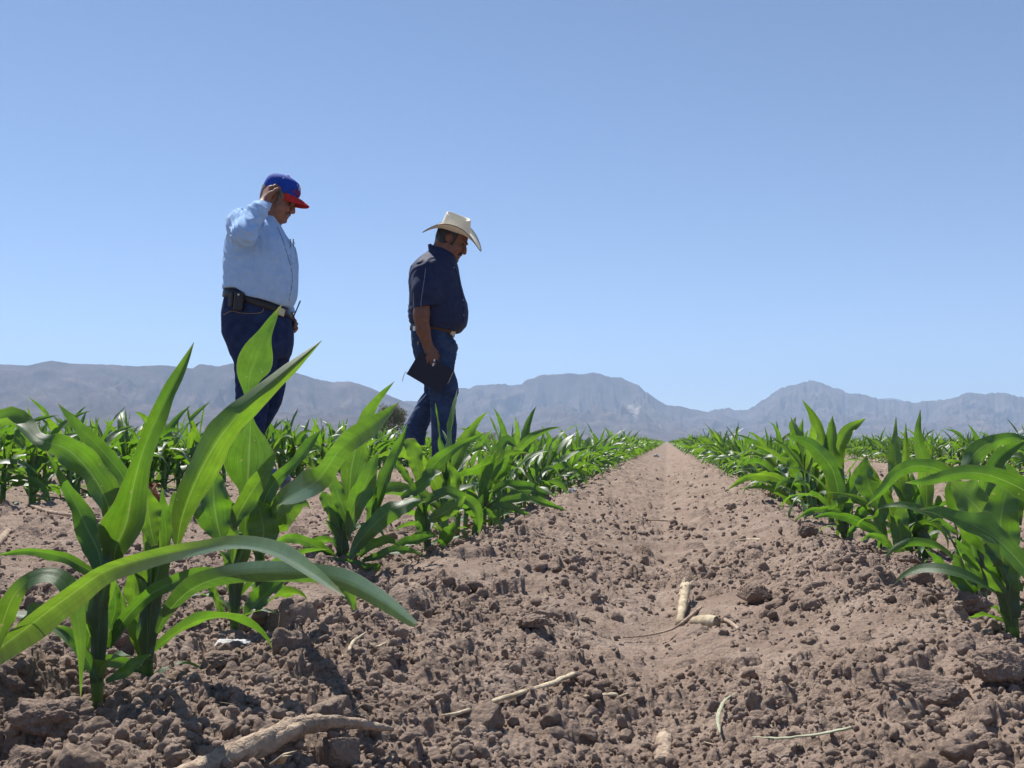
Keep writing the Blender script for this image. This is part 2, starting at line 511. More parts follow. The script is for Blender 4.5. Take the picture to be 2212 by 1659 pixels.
# ---- loose crumbs and small clods: nobody could count them
def ico(sub):
    t = (1 + 5 ** .5) / 2
    V = np.array([(-1, t, 0), (1, t, 0), (-1, -t, 0), (1, -t, 0), (0, -1, t), (0, 1, t), (0, -1, -t), (0, 1, -t), (t, 0, -1), (t, 0, 1), (-t, 0, -1), (-t, 0, 1)], float)
    V /= np.linalg.norm(V[0])
    F = [(0, 11, 5), (0, 5, 1), (0, 1, 7), (0, 7, 10), (0, 10, 11), (1, 5, 9), (5, 11, 4), (11, 10, 2), (10, 7, 6), (7, 1, 8), (3, 9, 4), (3, 4, 2), (3, 2, 6), (3, 6, 8), (3, 8, 9), (4, 9, 5), (2, 4, 11), (6, 2, 10), (8, 6, 7), (9, 8, 1)]
    for _ in range(sub):
        V = list(map(tuple, V)); mid = {}
        def md(a, b):
            k = (min(a, b), max(a, b))
            if k not in mid:
                p = np.array(V[a]) + np.array(V[b]); p /= np.linalg.norm(p); V.append(tuple(p)); mid[k] = len(V) - 1
            return mid[k]
        G = []
        for a, b, c in F:
            x, y, z = md(a, b), md(b, c), md(c, a)
            G += [(a, x, z), (b, y, x), (c, z, y), (x, y, z)]
        F = G; V = np.array(V)
    return np.array(V), np.array(F)

def lump(sub, seed, amp=.40):
    V, F = ico(sub)
    s = seed * 7.7
    d = 1 + amp * vn3(V[:, 0] * 1.3 + s, V[:, 1] * 1.3, V[:, 2] * 1.3, seed) + amp * .6 * vn3(V[:, 0] * 2.9 + s, V[:, 1] * 2.9, V[:, 2] * 2.9, seed + 5)
    if sub > 2:
        d = d + amp * .3 * vn3(V[:, 0] * 7 + s, V[:, 1] * 7, V[:, 2] * 7, seed + 9) + amp * .16 * vn3(V[:, 0] * 15 + s, V[:, 1] * 15, V[:, 2] * 15, seed + 3)
    # a few flat broken faces
    r2 = np.random.default_rng(seed)
    P = V * d[:, None]
    for _ in range(4):
        n = r2.normal(size=3); n /= np.linalg.norm(n); lim = .62 + .25 * r2.random()
        h = P @ n
        P = P - np.where(h > lim, (h - lim) * .8, 0)[:, None] * n
    return P, F

def rand_rot(n):
    q = rng.normal(size=(n, 4)); q /= np.linalg.norm(q, axis=1)[:, None]
    w, x, y, z = q.T
    return np.stack([np.stack([1 - 2 * (y * y + z * z), 2 * (x * y - z * w), 2 * (x * z + y * w)], -1),
                     np.stack([2 * (x * y + z * w), 1 - 2 * (x * x + z * z), 2 * (y * z - x * w)], -1),
                     np.stack([2 * (x * z - y * w), 2 * (y * z + x * w), 1 - 2 * (x * x + y * y)], -1)], 1)

def scatter_clods():
    Vs, Fs, off = [], [], 0
    def put(n, dmin, dmax, smin, smax, sub, power, at_xy=None):
        nonlocal off
        d = np.exp(rng.uniform(math.log(dmin), math.log(dmax), n * 4))
        a = rng.uniform(-R(31), R(31), n * 4) + YAW
        x, y = -np.sin(a) * d, np.cos(a) * d
        keep = rng.random(len(x)) < compact(x, y) ** 1.6
        x, y, d = x[keep][:n], y[keep][:n], d[keep][:n]
        if at_xy is not None:
            x, y = at_xy; d = np.hypot(x, y)
        z = ground_z(x, y)
        s = smin * (smax / smin) ** (rng.random(len(x)) ** power)
        lumps = [lump(sub, 100 + k + 20 * sub) for k in range(7)]
        pick = rng.integers(0, 7, len(x)); RM = rand_rot(len(x))
        for k in range(7):
            ii = np.where(pick == k)[0]
            P, F = lumps[k]
            sc = s[ii][:, None] * rng.uniform(.7, 1.15, (len(ii), 3))
            W = np.einsum('nij,vj->nvi', RM[ii], P)
            W = W * sc[:, None, :] + np.stack([x[ii], y[ii], z[ii] + s[ii] * .12], -1)[:, None, :]
            Vs.append(W.reshape(-1, 3))
            Fs.append((F[None] + (np.arange(len(ii)) * len(P))[:, None, None] + off).reshape(-1, 3))
            off += W.shape[0] * W.shape[1]
    put(21000, .55, 2.4, .0013, .0048, 1, 1.5)
    put(5200, .6, 4.0, .0030, .0095, 2, 1.9)
    put(5500, 1.6, 10.0, .004, .013, 1, 1.9)
    put(60, .75, 4.0, .010, .021, 3, 1.7)
    bx, by = [], []
    for (a, c_) in ((211, 1475), (318, 1432), (506, 1335), (560, 1310), (740, 1208), (923, 1189), (2186, 1355), (2121, 1298), (1953, 1195), (1994, 1192), (1825, 1160), (1736, 1092)):
        g = ground_at(a, c_, 0.0)
        q = rng.normal(0, .034, (90, 2)); bx.append(g[0] + q[:, 0]); by.append(g[1] + q[:, 1])
    put(1, 1, 2, .0025, .011, 2, 1.6, (np.concatenate(bx), np.concatenate(by)))
    o = mobj('soil_clods', np.vstack(Vs), None, np.vstack(Fs), M_SOIL)
    tag(o, 'loose crumbs and small clods of brown soil strewn over the field', 'soil crumbs', kind='stuff')
scatter_clods()

# ------------------------------------------------------------------ mountains
def mountain_mat(name, base, patch=None):
    m, nt, p, out = new_mat(name)
    g = nd(nt, 'ShaderNodeNewGeometry')
    a = nd(nt, 'ShaderNodeTexNoise', i_Scale=.006, i_Detail=9.0, i_Roughness=.68)
    nt.links.new(g.outputs['Position'], a.inputs['Vector'])
    b = np.array(base)
    col = ramp(nt, [(.3, tuple(b * .4)), (.5, tuple(b)), (.68, tuple(b * 1.8))], a.outputs[0])
    at_ = nd(nt, 'ShaderNodeAttribute', attribute_name='bare')
    mx = nd(nt, 'ShaderNodeMix', data_type='RGBA')
    nt.links.new(at_.outputs['Fac'], mx.inputs[0]); nt.links.new(col, mx.inputs[6]); mx.inputs[7].default_value = (.30, .27, .235, 1)
    nt.links.new(mx.outputs[2], p.inputs['Base Color'])
    p.inputs['Roughness'].default_value = 1.0
    p.inputs['Specular IOR Level'].default_value = 0.0
    return m

def build_range(prof, dist, width, seed, mat, rough=0.0, patches=(), back=.6, crag=5.0):
    prof = np.array(prof, float)
    N, M = 1300, 130
    px = np.linspace(prof[0, 0], prof[-1, 0], N)
    py = np.interp(px, prof[:, 0], prof[:, 1])
    ker = np.exp(-np.linspace(-1.5, 1.5, 9) ** 2); ker /= ker.sum()
    py = np.convolve(np.pad(py, 4, mode='edge'), ker, 'valid')
    if rough:
        py = py + rough * fbm2(px / 30.0, px * 0 + seed, 5, seed, .68) + rough * .45 * fbm2(px / 7.0, px * 0 + seed, 2, seed + 4)
    D = np.stack([at(a, b, 1.0) - np.array((0, 0, HC)) for a, b in zip(px, py)])
    hz = np.hypot(D[:, 0], D[:, 1])
    az = np.arctan2(D[:, 0], D[:, 1]); el = D[:, 2] / hz
    H = np.maximum(el * dist + HC, 2.0)
    t = np.concatenate([-np.linspace(1, 0, M) ** 1.15, np.linspace(0, 1, 40)[1:]])
    T, AZ = np.meshgrid(t, az, indexing='ij')
    Hc = np.broadcast_to(H, T.shape)
    arc = AZ * dist
    r = dist + T * width * np.where(T < 0, 1, back)
    s = np.abs(T)
    base = np.where(T < 0, (1 - s) ** 1.35, (1 - s) ** .9)
    wob = 160 * fbm2(arc / 500, T * 2.0, 3, seed + 2)
    g1 = 1 - np.abs(fbm2((arc + wob) / 330, T * 1.3 + 4, 4, seed + 11)) * 2
    g2 = 1 - np.abs(fbm2((arc + wob * .6) / 95, T * 3.5 + 9, 4, seed + 17)) * 2
    am = np.clip(s * 5.5, 0, 1) * (1 - s) ** .5
    h = Hc * (base * (1 - .46 * am * (1 - g1) - .22 * am * (1 - g2))) + crag * am * fbm2(arc / 26, T * width / 26, 4, seed + 23)
    h = np.where(s >= .999, -20, h)
    x = np.sin(AZ) * r; y = np.cos(AZ) * r
    V = np.stack([x, y, h], -1).reshape(-1, 3)
    o = mobj('mountains', V, grid_faces(len(t), N)[:, ::-1], None, mat)
    tag(o, kind='structure')
    if patches:
        W = np.zeros(len(V), np.float32)
        for (qx, qy, rx, ry) in patches:        # quarried bare rock: centre direction, half sizes in metres
            v = at(qx, qy, 1.0) - np.array((0, 0, HC))
            a0 = math.atan2(v[0], v[1]) * dist
            e0 = v[2] / math.hypot(v[0], v[1])
            e = (h - HC) / r
            u = (arc - a0) / rx; w_ = (e - e0) * dist / ry
            n = 1.1 * fbm2(arc / 22, T * 90, 4, 5)
            tri = np.maximum(np.abs(u) - .5 * w_ - .2, np.abs(w_) - 1 + .0)
            W = np.maximum(W, np.clip((0.35 - tri - n) * 4, 0, 1).reshape(-1).astype(np.float32))
        at_ = o.data.attributes.new('bare', 'FLOAT', 'POINT'); at_.data.foreach_set('value', W)
    return o

MM = mountain_mat('mountain_rock', (.088, .068, .062))
build_range([(-900, 800), (-500, 770), (-200, 795), (0, 787), (60, 790), (85, 784), (110, 779), (150, 785), (250, 788), (300, 791), (340, 789), (400, 793), (416, 797), (430, 786), (450, 788), (470, 792), (500, 785), (530, 783), (580, 793), (640, 805), (680, 818), (720, 825), (740, 824), (755, 823), (800, 838), (850, 858), (890, 875), (930, 898), (980, 912), (1030, 922), (1080, 935), (1150, 946), (1250, 952), (1300, 954)], 4200, 1900, 3, MM, 1.2)
build_range([(560, 952), (700, 905), (820, 870), (870, 866), (905, 867), (940, 858), (990, 838), (1003, 838), (1012, 840), (1030, 833), (1090, 828), (1100, 833), (1125, 831), (1140, 820), (1175, 808), (1205, 808), (1230, 805), (1250, 808), (1280, 805), (1320, 815), (1340, 815), (1355, 822), (1380, 832), (1395, 847), (1398, 846), (1412, 858), (1440, 875), (1470, 879), (1485, 882), (1505, 885), (1525, 890), (1560, 896), (1620, 915), (1700, 940), (1760, 953)], 5600, 2300, 8, MM, 2.0,
            patches=[(1372, 893, 30, 30)])
build_range([(1180, 950), (1300, 925), (1400, 900), (1480, 890), (1530, 890), (1545, 885), (1580, 883), (1596, 887), (1610, 885), (1625, 880), (1640, 869), (1660, 856), (1675, 845), (1690, 838), (1710, 830), (1735, 827), (1750, 823), (1775, 828), (1800, 840), (1815, 842), (1830, 848), (1855, 852), (1900, 862), (1940, 866), (1975, 868), (2000, 867), (2050, 863), (2062, 857), (2075, 851), (2100, 850), (2140, 851), (2170, 850), (2212, 856), (2350, 870), (2500, 845), (2700, 840), (2900, 870), (3150, 930)], 6400, 2500, 15, MM, 4.5,
            patches=[(1490, 922, 18, 14), (1512, 934, 50, 13)], crag=16)
build_range([(1700, 900), (1850, 872), (1915, 860), (1935, 861), (1965, 867), (2050, 880), (2150, 900)], 9500, 1600, 19, MM, 2.0)

# ------------------------------------------------------------------ haze
def build_haze():
    x, y0, y1, z0, z1 = 12300, -12300, 12300, -24, 760
    V = [(-x, y0, z0), (x, y0, z0), (x, y1, z0), (-x, y1, z0), (-x, y0, z1), (x, y0, z1), (x, y1, z1), (-x, y1, z1)]
    m = bpy.data.materials.new('haze'); m.use_nodes = True
    nt = m.node_tree
    for n in list(nt.nodes):
        if n.type != 'OUTPUT_MATERIAL': nt.nodes.remove(n)
    v = nt.nodes.new('ShaderNodeVolumePrincipled')
    v.inputs['Color'].default_value = (.50, .69, .96, 1)
    v.inputs['Density'].default_value = HAZE_DENSITY
    v.inputs['Anisotropy'].default_value = 0.1
    nt.links.new(v.outputs[0], nt.nodes['Material Output'].inputs['Volume'])
    o = mobj('haze', V, [(0, 3, 2, 1), (4, 5, 6, 7), (0, 1, 5, 4), (2, 3, 7, 6), (1, 2, 6, 5), (3, 0, 4, 7)], None, m, smooth=False)
    tag(o, kind='stuff')
HAZE_DENSITY = 1.35e-4
build_haze()

# ------------------------------------------------------------------ trees and shrubs on the far edge
def foliage_mat(name, c1, c2):
    m, nt, p, out = new_mat(name)
    g = nd(nt, 'ShaderNodeNewGeometry')
    a = nd(nt, 'ShaderNodeTexNoise', i_Scale=1.5, i_Detail=3.0); nt.links.new(g.outputs['Position'], a.inputs['Vector'])
    c = ramp(nt, [(.3, c1), (.7, c2)], a.outputs[0])
    nt.links.new(c, p.inputs['Base Color']); p.inputs['Roughness'].default_value = .7
    t = nd(nt, 'ShaderNodeBsdfTranslucent'); nt.links.new(c, t.inputs[0])
    ms = nd(nt, 'ShaderNodeMixShader'); ms.inputs[0].default_value = .3
    nt.links.new(p.outputs[0], ms.inputs[1]); nt.links.new(t.outputs[0], ms.inputs[2]); nt.links.new(ms.outputs[0], out.inputs['Surface'])
    return m
M_MESQ = foliage_mat('mesquite_leaf', (.12, .13, .065), (.20, .20, .11))
M_SHRUB = foliage_mat('shrub_leaf', (.10, .09, .055), (.19, .165, .10))
M_BARK = simple_mat('bark', (.06, .05, .04), (.13, .105, .085), 8, .9, .5, 30)

def tree(name, px, d, h, w, label, cat, mat, nleaf, trunk=.33, seed=0, leaf=.13, group=None, sink=0.0):
    base = at(px, HORIZON, d); base[2] = -sink
    root = thing(name, base, 0, label, cat, group)
    r = np.random.default_rng(seed)
    geo, tips = [], []
    for k in range(5):
        an = k * 1.26 + r.uniform(-.3, .3)
        P = [(0, 0, 0), (.10 * w * math.cos(an) * .3, .1 * w * math.sin(an) * .3, h * trunk * .6), (.16 * w * math.cos(an), .16 * w * math.sin(an), h * trunk * 1.2), (.30 * w * math.cos(an), .30 * w * math.sin(an), h * (.55 + .2 * r.random()))]
        geo.append(tube(cr(P, 10), np.linspace(.035 * h, .008 * h, 10), 7, name=None))
        tips.append(P[-1]); tips.append(P[-2])
    g = merge_geo(geo)
    mobj('trunk', *g, M_BARK, root)
    # leaf clumps through an uneven crown
    nc = 46
    cs = []
    while len(cs) < nc:
        p = r.uniform(-1, 1, 3)
        q = (p[0] ** 2 + p[1] ** 2) ** .5
        if q ** 2 + p[2] ** 2 < 1 and p[2] > -.75:
            cs.append((p[0] * w / 2, p[1] * w / 2, h * (trunk + .10) + (p[2] + .75) / 1.75 * h * (1 - trunk - .12)))
    cs = np.array(cs)
    ii = r.integers(0, nc, nleaf)
    sp = r.normal(size=(nleaf, 3)); sp /= np.linalg.norm(sp, axis=1)[:, None]
    ctr = cs[ii] + sp * (r.random((nleaf, 1)) ** .5) * w * .155
    nrm = r.normal(size=(nleaf, 3)); nrm /= np.linalg.norm(nrm, axis=1)[:, None]
    t1 = np.cross(nrm, r.normal(size=(nleaf, 3))); t1 /= np.linalg.norm(t1, axis=1)[:, None]
    t2 = np.cross(nrm, t1)
    s = leaf * r.uniform(.5, 1.3, (nleaf, 1))
    V = np.stack([ctr - t1 * s, ctr + t2 * s * .4, ctr + t1 * s, ctr - t2 * s * .4], 1).reshape(-1, 3)
    mobj('crown', V, np.arange(nleaf * 4).reshape(-1, 4), None, mat, root, smooth=False)
    return root
tree('mesquite_tree', 846, 125.0, 4.75, 4.0, 'round dark green mesquite tree at the field edge behind the man in white hat', 'tree', M_MESQ, 5200, .26, 3, .15)
tree('shrub', 457, 95.0, 1.9, 1.3, 'wispy grey shrub at the far field edge behind the nearest big corn leaves', 'shrub', M_SHRUB, 700, .2, 5, .09)
tree('shrub', 1055, 150.0, 1.5, 2.8, 'low brown shrub at the field edge below the foot of the middle mountain', 'shrub', M_SHRUB, 1400, .1, 6, .11)
tree('shrub', 545, 150.0, 1.35, 2.2, 'small dusty shrub on the horizon beyond the legs of the man in the blue cap', 'shrub', M_SHRUB, 900, .1, 7, .11)

# ------------------------------------------------------------------ people: solids by smooth unions, meshed as one skin
class Solid:
    def __init__(s, lo, hi, h):
        s.lo = np.array(lo, float); s.h = h
        n = np.ceil((np.array(hi) - s.lo) / h).astype(int) + 1
        s.ax = [(s.lo[k] + np.arange(n[k]) * h).astype(np.float32) for k in range(3)]
        s.F = np.full(tuple(n), .25, np.float32)
    def win(s, lo, hi):
        sl = []
        for k in range(3):
            a = int(np.clip(math.floor((lo[k] - s.lo[k]) / s.h), 0, len(s.ax[k])))
            b = int(np.clip(math.ceil((hi[k] - s.lo[k]) / s.h) + 1, 0, len(s.ax[k])))
            sl.append(slice(a, b))
        g = (s.ax[0][sl[0]][:, None, None], s.ax[1][sl[1]][None, :, None], s.ax[2][sl[2]][None, None, :])
        return tuple(sl), g
    def put(s, sl, f, k, cut=False):
        A = s.F[sl]
        if A.size == 0: return
        f = np.broadcast_to(f, A.shape)
        if cut: f = -f; A = -A
        if cut:
            if k > 0:
                hh = np.maximum(k - np.abs(A - f), 0) / k
                r = np.minimum(A, f) - 0
            # smooth max of the original field and -f
            O, G = s.F[sl], f
            hh = np.maximum(k - np.abs(O - G), 0) / max(k, 1e-6)
            s.F[sl] = np.maximum(O, G) + hh * hh * k * .25
            return
        hh = np.maximum(k - np.abs(A - f), 0) / max(k, 1e-6)
        s.F[sl] = np.minimum(A, f) - hh * hh * k * .25
    def cone(s, a, b, r1, r2, k=.02, cut=False):
        a = np.array(a, float); b = np.array(b, float); m = max(r1, r2) + k + .03
        sl, (X, Y, Z) = s.win(np.minimum(a, b) - m, np.maximum(a, b) + m)
        d = b - a; L2 = d @ d + 1e-12
        t = np.clip(((X - a[0]) * d[0] + (Y - a[1]) * d[1] + (Z - a[2]) * d[2]) / L2, 0, 1)
        f = np.sqrt((X - a[0] - t * d[0]) ** 2 + (Y - a[1] - t * d[1]) ** 2 + (Z - a[2] - t * d[2]) ** 2) - (r1 + (r2 - r1) * t)
        s.put(sl, f, k, cut)
    def chain(s, pts, rs, k=.02):
        for i in range(len(pts) - 1):
            s.cone(pts[i], pts[i + 1], rs[i], rs[i + 1], k)
    def ell(s, c, r, k=.02, M=None, cut=False):
        c = np.array(c, float); r = np.array(r, float); m = max(r) + k + .02
        sl, (X, Y, Z) = s.win(c - m, c + m)
        X, Y, Z = X - c[0], Y - c[1], Z - c[2]
        if M is not None:
            M = np.asarray(M)
            X, Y, Z = [M[0, j] * X + M[1, j] * Y + M[2, j] * Z for j in range(3)]
        q = np.sqrt((X / r[0]) ** 2 + (Y / r[1]) ** 2 + (Z / r[2]) ** 2)
        q2 = np.sqrt((X / r[0] ** 2) ** 2 + (Y / r[1] ** 2) ** 2 + (Z / r[2] ** 2) ** 2)
        s.put(sl, q * (q - 1) / np.maximum(q2, 1e-6), k, cut)
    def loft(s, tab, k=.02, off=0.0, n=2.3, frame=None, sm=.010):
        "tab rows: z, x back, x front, half width y, y centre; frame=(origin, 3x3) for a tilted part"
        zz, cx, a, b, yc = loft_table(tab, sm)
        z0, z1 = zz[0], zz[-1]
        mx = np.max(np.abs(cx) + a) + np.max(b + np.abs(yc))
        if frame is None:
            lo = (np.min(cx - a) - .06 - k, np.min(yc - b) - .06 - k, z0 - .05 - k); hi = (np.max(cx + a) + .06 + k, np.max(yc + b) + .06 + k, z1 + .05 + k)
            sl, (X, Y, Z) = s.win(lo, hi)
        else:
            o, M = frame; rad = mx + .2
            sl, (X, Y, Z) = s.win(o - rad, o + rad)
            X, Y, Z = X - o[0], Y - o[1], Z - o[2]
            X, Y, Z = [M[0, j] * X + M[1, j] * Y + M[2, j] * Z for j in range(3)]
        f = loft_field(X, Y, Z, zz, cx, a, b, yc, n) - off
        f = np.maximum(f, np.maximum(z0 - off - Z, Z - z1 - off))
        s.put(sl, f, k)
    def noise(s, fn):
        X, Y, Z = s.ax[0][:, None, None], s.ax[1][None, :, None], s.ax[2][None, None, :]
        near = np.abs(s.F) < .05
        i = np.where(near)
        s.F[i] += fn(s.ax[0][i[0]], s.ax[1][i[1]], s.ax[2][i[2]]).astype(np.float32)
    def clip(s, fn, k=.006):
        X, Y, Z = s.ax[0][:, None, None], s.ax[1][None, :, None], s.ax[2][None, None, :]
        G = np.broadcast_to(fn(X, Y, Z), s.F.shape)
        hh = np.maximum(k - np.abs(s.F - G), 0) / k
        s.F = np.maximum(s.F, G) + hh * hh * k * .25
    def mesh(s):
        return surface_nets(s.F, s.lo, s.h)

def loft_table(tab, sm):
    T = np.array([list(r) + [0.0] * (5 - len(r)) for r in tab], float)
    T = T[np.argsort(T[:, 0])]
    zz = np.linspace(T[0, 0], T[-1, 0], 240)
    cols = [np.interp(zz, T[:, 0], T[:, j]) for j in (1, 2, 3, 4)]
    w = max(1, int(sm / ((zz[-1] - zz[0]) / 240)))
    ker = np.exp(-np.linspace(-2, 2, 2 * w + 1) ** 2); ker /= ker.sum()
    cols = [np.convolve(np.pad(c, w, mode='reflect', reflect_type='odd'), ker, 'valid') for c in cols]
    xb, xf, yw, yc = cols
    return zz, (xb + xf) / 2, np.maximum((xf - xb) / 2, .004), np.maximum(yw, .004), yc

def loft_field(X, Y, Z, zz, cx, a, b, yc, n):
    zc = np.clip(Z, zz[0], zz[-1])
    sh = zc.shape
    i = [np.interp(zc.ravel(), zz, v).reshape(sh).astype(np.float32) for v in (cx, a, b, yc)]
    q = ((np.abs(X - i[0]) / i[1]) ** n + (np.abs(Y - i[3]) / i[2]) ** n) ** (1 / n)
    return (q - 1) * np.minimum(i[1], i[2])

def surface_nets(F, lo, h):
    nx, ny, nz = F.shape
    S = F < 0
    cnt = np.zeros((nx - 1, ny - 1, nz - 1), np.uint8)
    offs = [(i, j, k) for i in (0, 1) for j in (0, 1) for k in (0, 1)]
    for i, j, k in offs:
        cnt += S[i:nx - 1 + i, j:ny - 1 + j, k:nz - 1 + k]
    act = (cnt > 0) & (cnt < 8)
    ci = np.array(np.where(act)).T
    idx = np.full(act.shape, -1, np.int32)
    idx[tuple(ci.T)] = np.arange(len(ci))
    acc = np.zeros((len(ci), 3)); num = np.zeros(len(ci))
    val = {o: F[ci[:, 0] + o[0], ci[:, 1] + o[1], ci[:, 2] + o[2]].astype(float) for o in offs}
    for o in offs:
        for ax in range(3):
            if o[ax] == 0:
                o2 = list(o); o2[ax] = 1; o2 = tuple(o2)
                a, b = val[o], val[o2]
                m = (a < 0) != (b < 0)
                t = np.where(m, a / np.where(m, a - b, 1), 0)
                p = np.tile(np.array(o, float), (len(ci), 1)); p[:, ax] = t
                acc[m] += p[m]; num[m] += 1
    V = (ci + acc / num[:, None]) * h + lo
    Q = []
    for ax in range(3):
        sl0 = [slice(1, n - 1) for n in F.shape]; sl1 = list(sl0)
        sl0[ax] = slice(0, F.shape[ax] - 1); sl1[ax] = slice(1, F.shape[ax])
        A, B = S[tuple(sl0)], S[tuple(sl1)]
        e = np.array(np.where(A != B)).T
        e = e + np.array([0 if k == ax else 1 for k in range(3)])
        u, v = [(1, 2), (2, 0), (0, 1)][ax]
        def cell(du, dv):
            c = e.copy(); c[:, u] += du; c[:, v] += dv
            return idx[tuple(c.T)]
        q = np.stack([cell(-1, -1), cell(0, -1), cell(0, 0), cell(-1, 0)], 1)
        ins = S[tuple(e.T)]
        q[~ins] = q[~ins][:, ::-1]
        Q.append(q[(q >= 0).all(1)])
    Q = np.vstack(Q)
    # light relaxation along the surface
    for _ in range(2):
        acc = np.zeros_like(V); n = np.zeros(len(V))
        for a, b in ((0, 1), (1, 2), (2, 3), (3, 0)):
            np.add.at(acc, Q[:, a], V[Q[:, b]]); np.add.at(n, Q[:, a], 1)
            np.add.at(acc, Q[:, b], V[Q[:, a]]); np.add.at(n, Q[:, b], 1)
        V = V * .55 + .45 * acc / np.maximum(n, 1)[:, None]
    return V, Q

def rot_y(deg):      # pitch forward (towards +x, down)
    c, s = math.cos(R(deg)), math.sin(R(deg))
    return np.array([(c, 0, s), (0, 1, 0), (-s, 0, c)])

def rot_x(deg):
    c, s = math.cos(R(deg)), math.sin(R(deg))
    return np.array([(1, 0, 0), (0, c, -s), (0, s, c)])

def rot_z(deg):
    c, s = math.cos(R(deg)), math.sin(R(deg))
    return np.array([(c, -s, 0), (s, c, 0), (0, 0, 1)])

HEAD = [(.127, -.025, .020, .018), (.121, -.055, .050, .040), (.108, -.076, .074, .058), (.085, -.092, .090, .070), (.055, -.100, .099, .077), (.032, -.1005, .1015, .0785),
        (.012, -.098, .0955, .077), (-.015, -.092, .096, .075), (-.042, -.080, .0985, .072), (-.060, -.064, .0985, .069), (-.078, -.045, .096, .063),
        (-.093, -.022, .098, .053), (-.106, .012, .094, .040), (-.114, .045, .082, .024)]

def add_head(S, c, M, sc, fat=1.0, neck_to=None, neck_r=.066):
    c = np.array(c); P = lambda u, v, w: c + M @ (np.array((u, v, w)) * sc)
    S.loft([(w * sc, a * sc, b * sc, h * sc) for w, a, b, h in HEAD], .02, 0, 2.15, (c, M), .006)
    S.cone(P(.101, 0, .016), P(.1185, 0, -.021), .0085 * sc, .0115 * sc, .012)
    S.cone(P(.108, 0, .0), P(.116, 0, -.024), .011 * sc, .013 * sc, .010)
    for s in (-1, 1):
        S.ell(P(.106, s * .0145, -.027), (.0115 * sc, .0095 * sc, .0085 * sc), .008, M)
        S.cone(P(.097, s * .012, .029), P(.086, s * .046, .030), .008 * sc, .007 * sc, .012)
        S.ell(P(.103, s * .033, .009), (.017 * sc, .017 * sc, .0115 * sc), .010, M, cut=True)
        S.ell(P(.074, s * .043, -.022), (.026 * sc, .022 * sc, .02 * sc), .02, M)
        S.ell(P(.035, s * .052, -.055), (.036 * sc, .02 * sc * fat, .034 * sc), .025, M)
        # ear: rim and lobe
        e0 = P(-.004, s * .079, .018)
        S.ell(P(-.006, s * .081, .004), (.018 * sc, .0065 * sc, .030 * sc), .006, M)
        S.ell(P(-.002, s * .087, .006), (.0095 * sc, .006 * sc, .016 * sc), .004, M, cut=True)
    S.cone(P(.1005, -.018, -.0535), P(.1005, .018, -.0535), .0068 * sc, .0068 * sc, .006)
    S.cone(P(.0990, -.015, -.0685), P(.0990, .015, -.0685), .0078 * sc, .0078 * sc, .006)
    S.ell(P(.094, 0, -.093), (.016 * sc, .02 * sc, .015 * sc), .012, M)
    S.cone(P(.045, -.02, -.108), P(.045, .02, -.108), .024 * fat * sc, .024 * fat * sc, .03)
    if neck_to is not None:
        S.cone(P(-.022, 0, -.055), neck_to, neck_r * .95, neck_r * 1.1, .03)
    return P

def add_hand(S, wrist, f, n, thumb, L=.19, curl=(18, 30, 25), spread=6, tcurl=25, k=.006, fr=.0083, opp=.6):
    "right- or left-hand by the thumb side vector; f: wrist to knuckles, n: palm normal"
    w = np.array(wrist, float); f = np.array(f, float); f /= np.linalg.norm(f)
    n = np.array(n, float); n -= f * (n @ f); n /= np.linalg.norm(n)
    t = np.cross(f, n)
    if t @ np.array(thumb, float) < 0: t = -t
    pl = L * .52
    offs = [.030, .010, -.010, -.029]
    lens = [.073, .080, .075, .058]
    for i, o in enumerate(offs):
        kn = w + f * (pl - .006 * abs(i - 1)) + t * o
        S.cone(w + t * o * .55 + f * .005, kn, .0155, .0125, .018)
        ax_f = f * math.cos(R(spread * (1.2 - i))) + t * math.sin(R(spread * (1.2 - i)))
        p, ang = kn, 0.0
        for j, (ph, fr_) in enumerate(zip((.46, .30, .24), (1.08, .98, .86))):
            ang += curl[j] * (1 + .10 * i)
            d = ax_f * math.cos(R(ang)) + n * math.sin(R(ang))
            q = p + d * lens[i] * ph
            S.cone(p, q, fr * fr_, fr * fr_ * .92, k if j else .010)
            p = q
    b = w + f * pl * .22 + t * .020
    d1 = f * .72 + t * .62 + n * .25 * opp; d1 /= np.linalg.norm(d1)
    m = b + d1 * .040
    d2 = f * .90 + t * .15 + n * opp * math.sin(R(tcurl)) * 1.5; d2 /= np.linalg.norm(d2)
    S.cone(b, m, .0150, .0115, .014)
    S.cone(m, m + d2 * .030, .0108, .0095, .006)
    d3 = f * .8 + n * opp; d3 /= np.linalg.norm(d3)
    S.cone(m + d2 * .030, m + d2 * .030 + d3 * .024, .0094, .0078, .006)

def skin_mat(name, c, c2):
    m = simple_mat(name, c, c2, 35, .55, .15, 220, .35)
    p = m.node_tree.nodes['Principled BSDF']
    p.inputs['Subsurface Weight'].default_value = .08
    p.inputs['Subsurface Radius'].default_value = (.01, .004, .002)
    return m

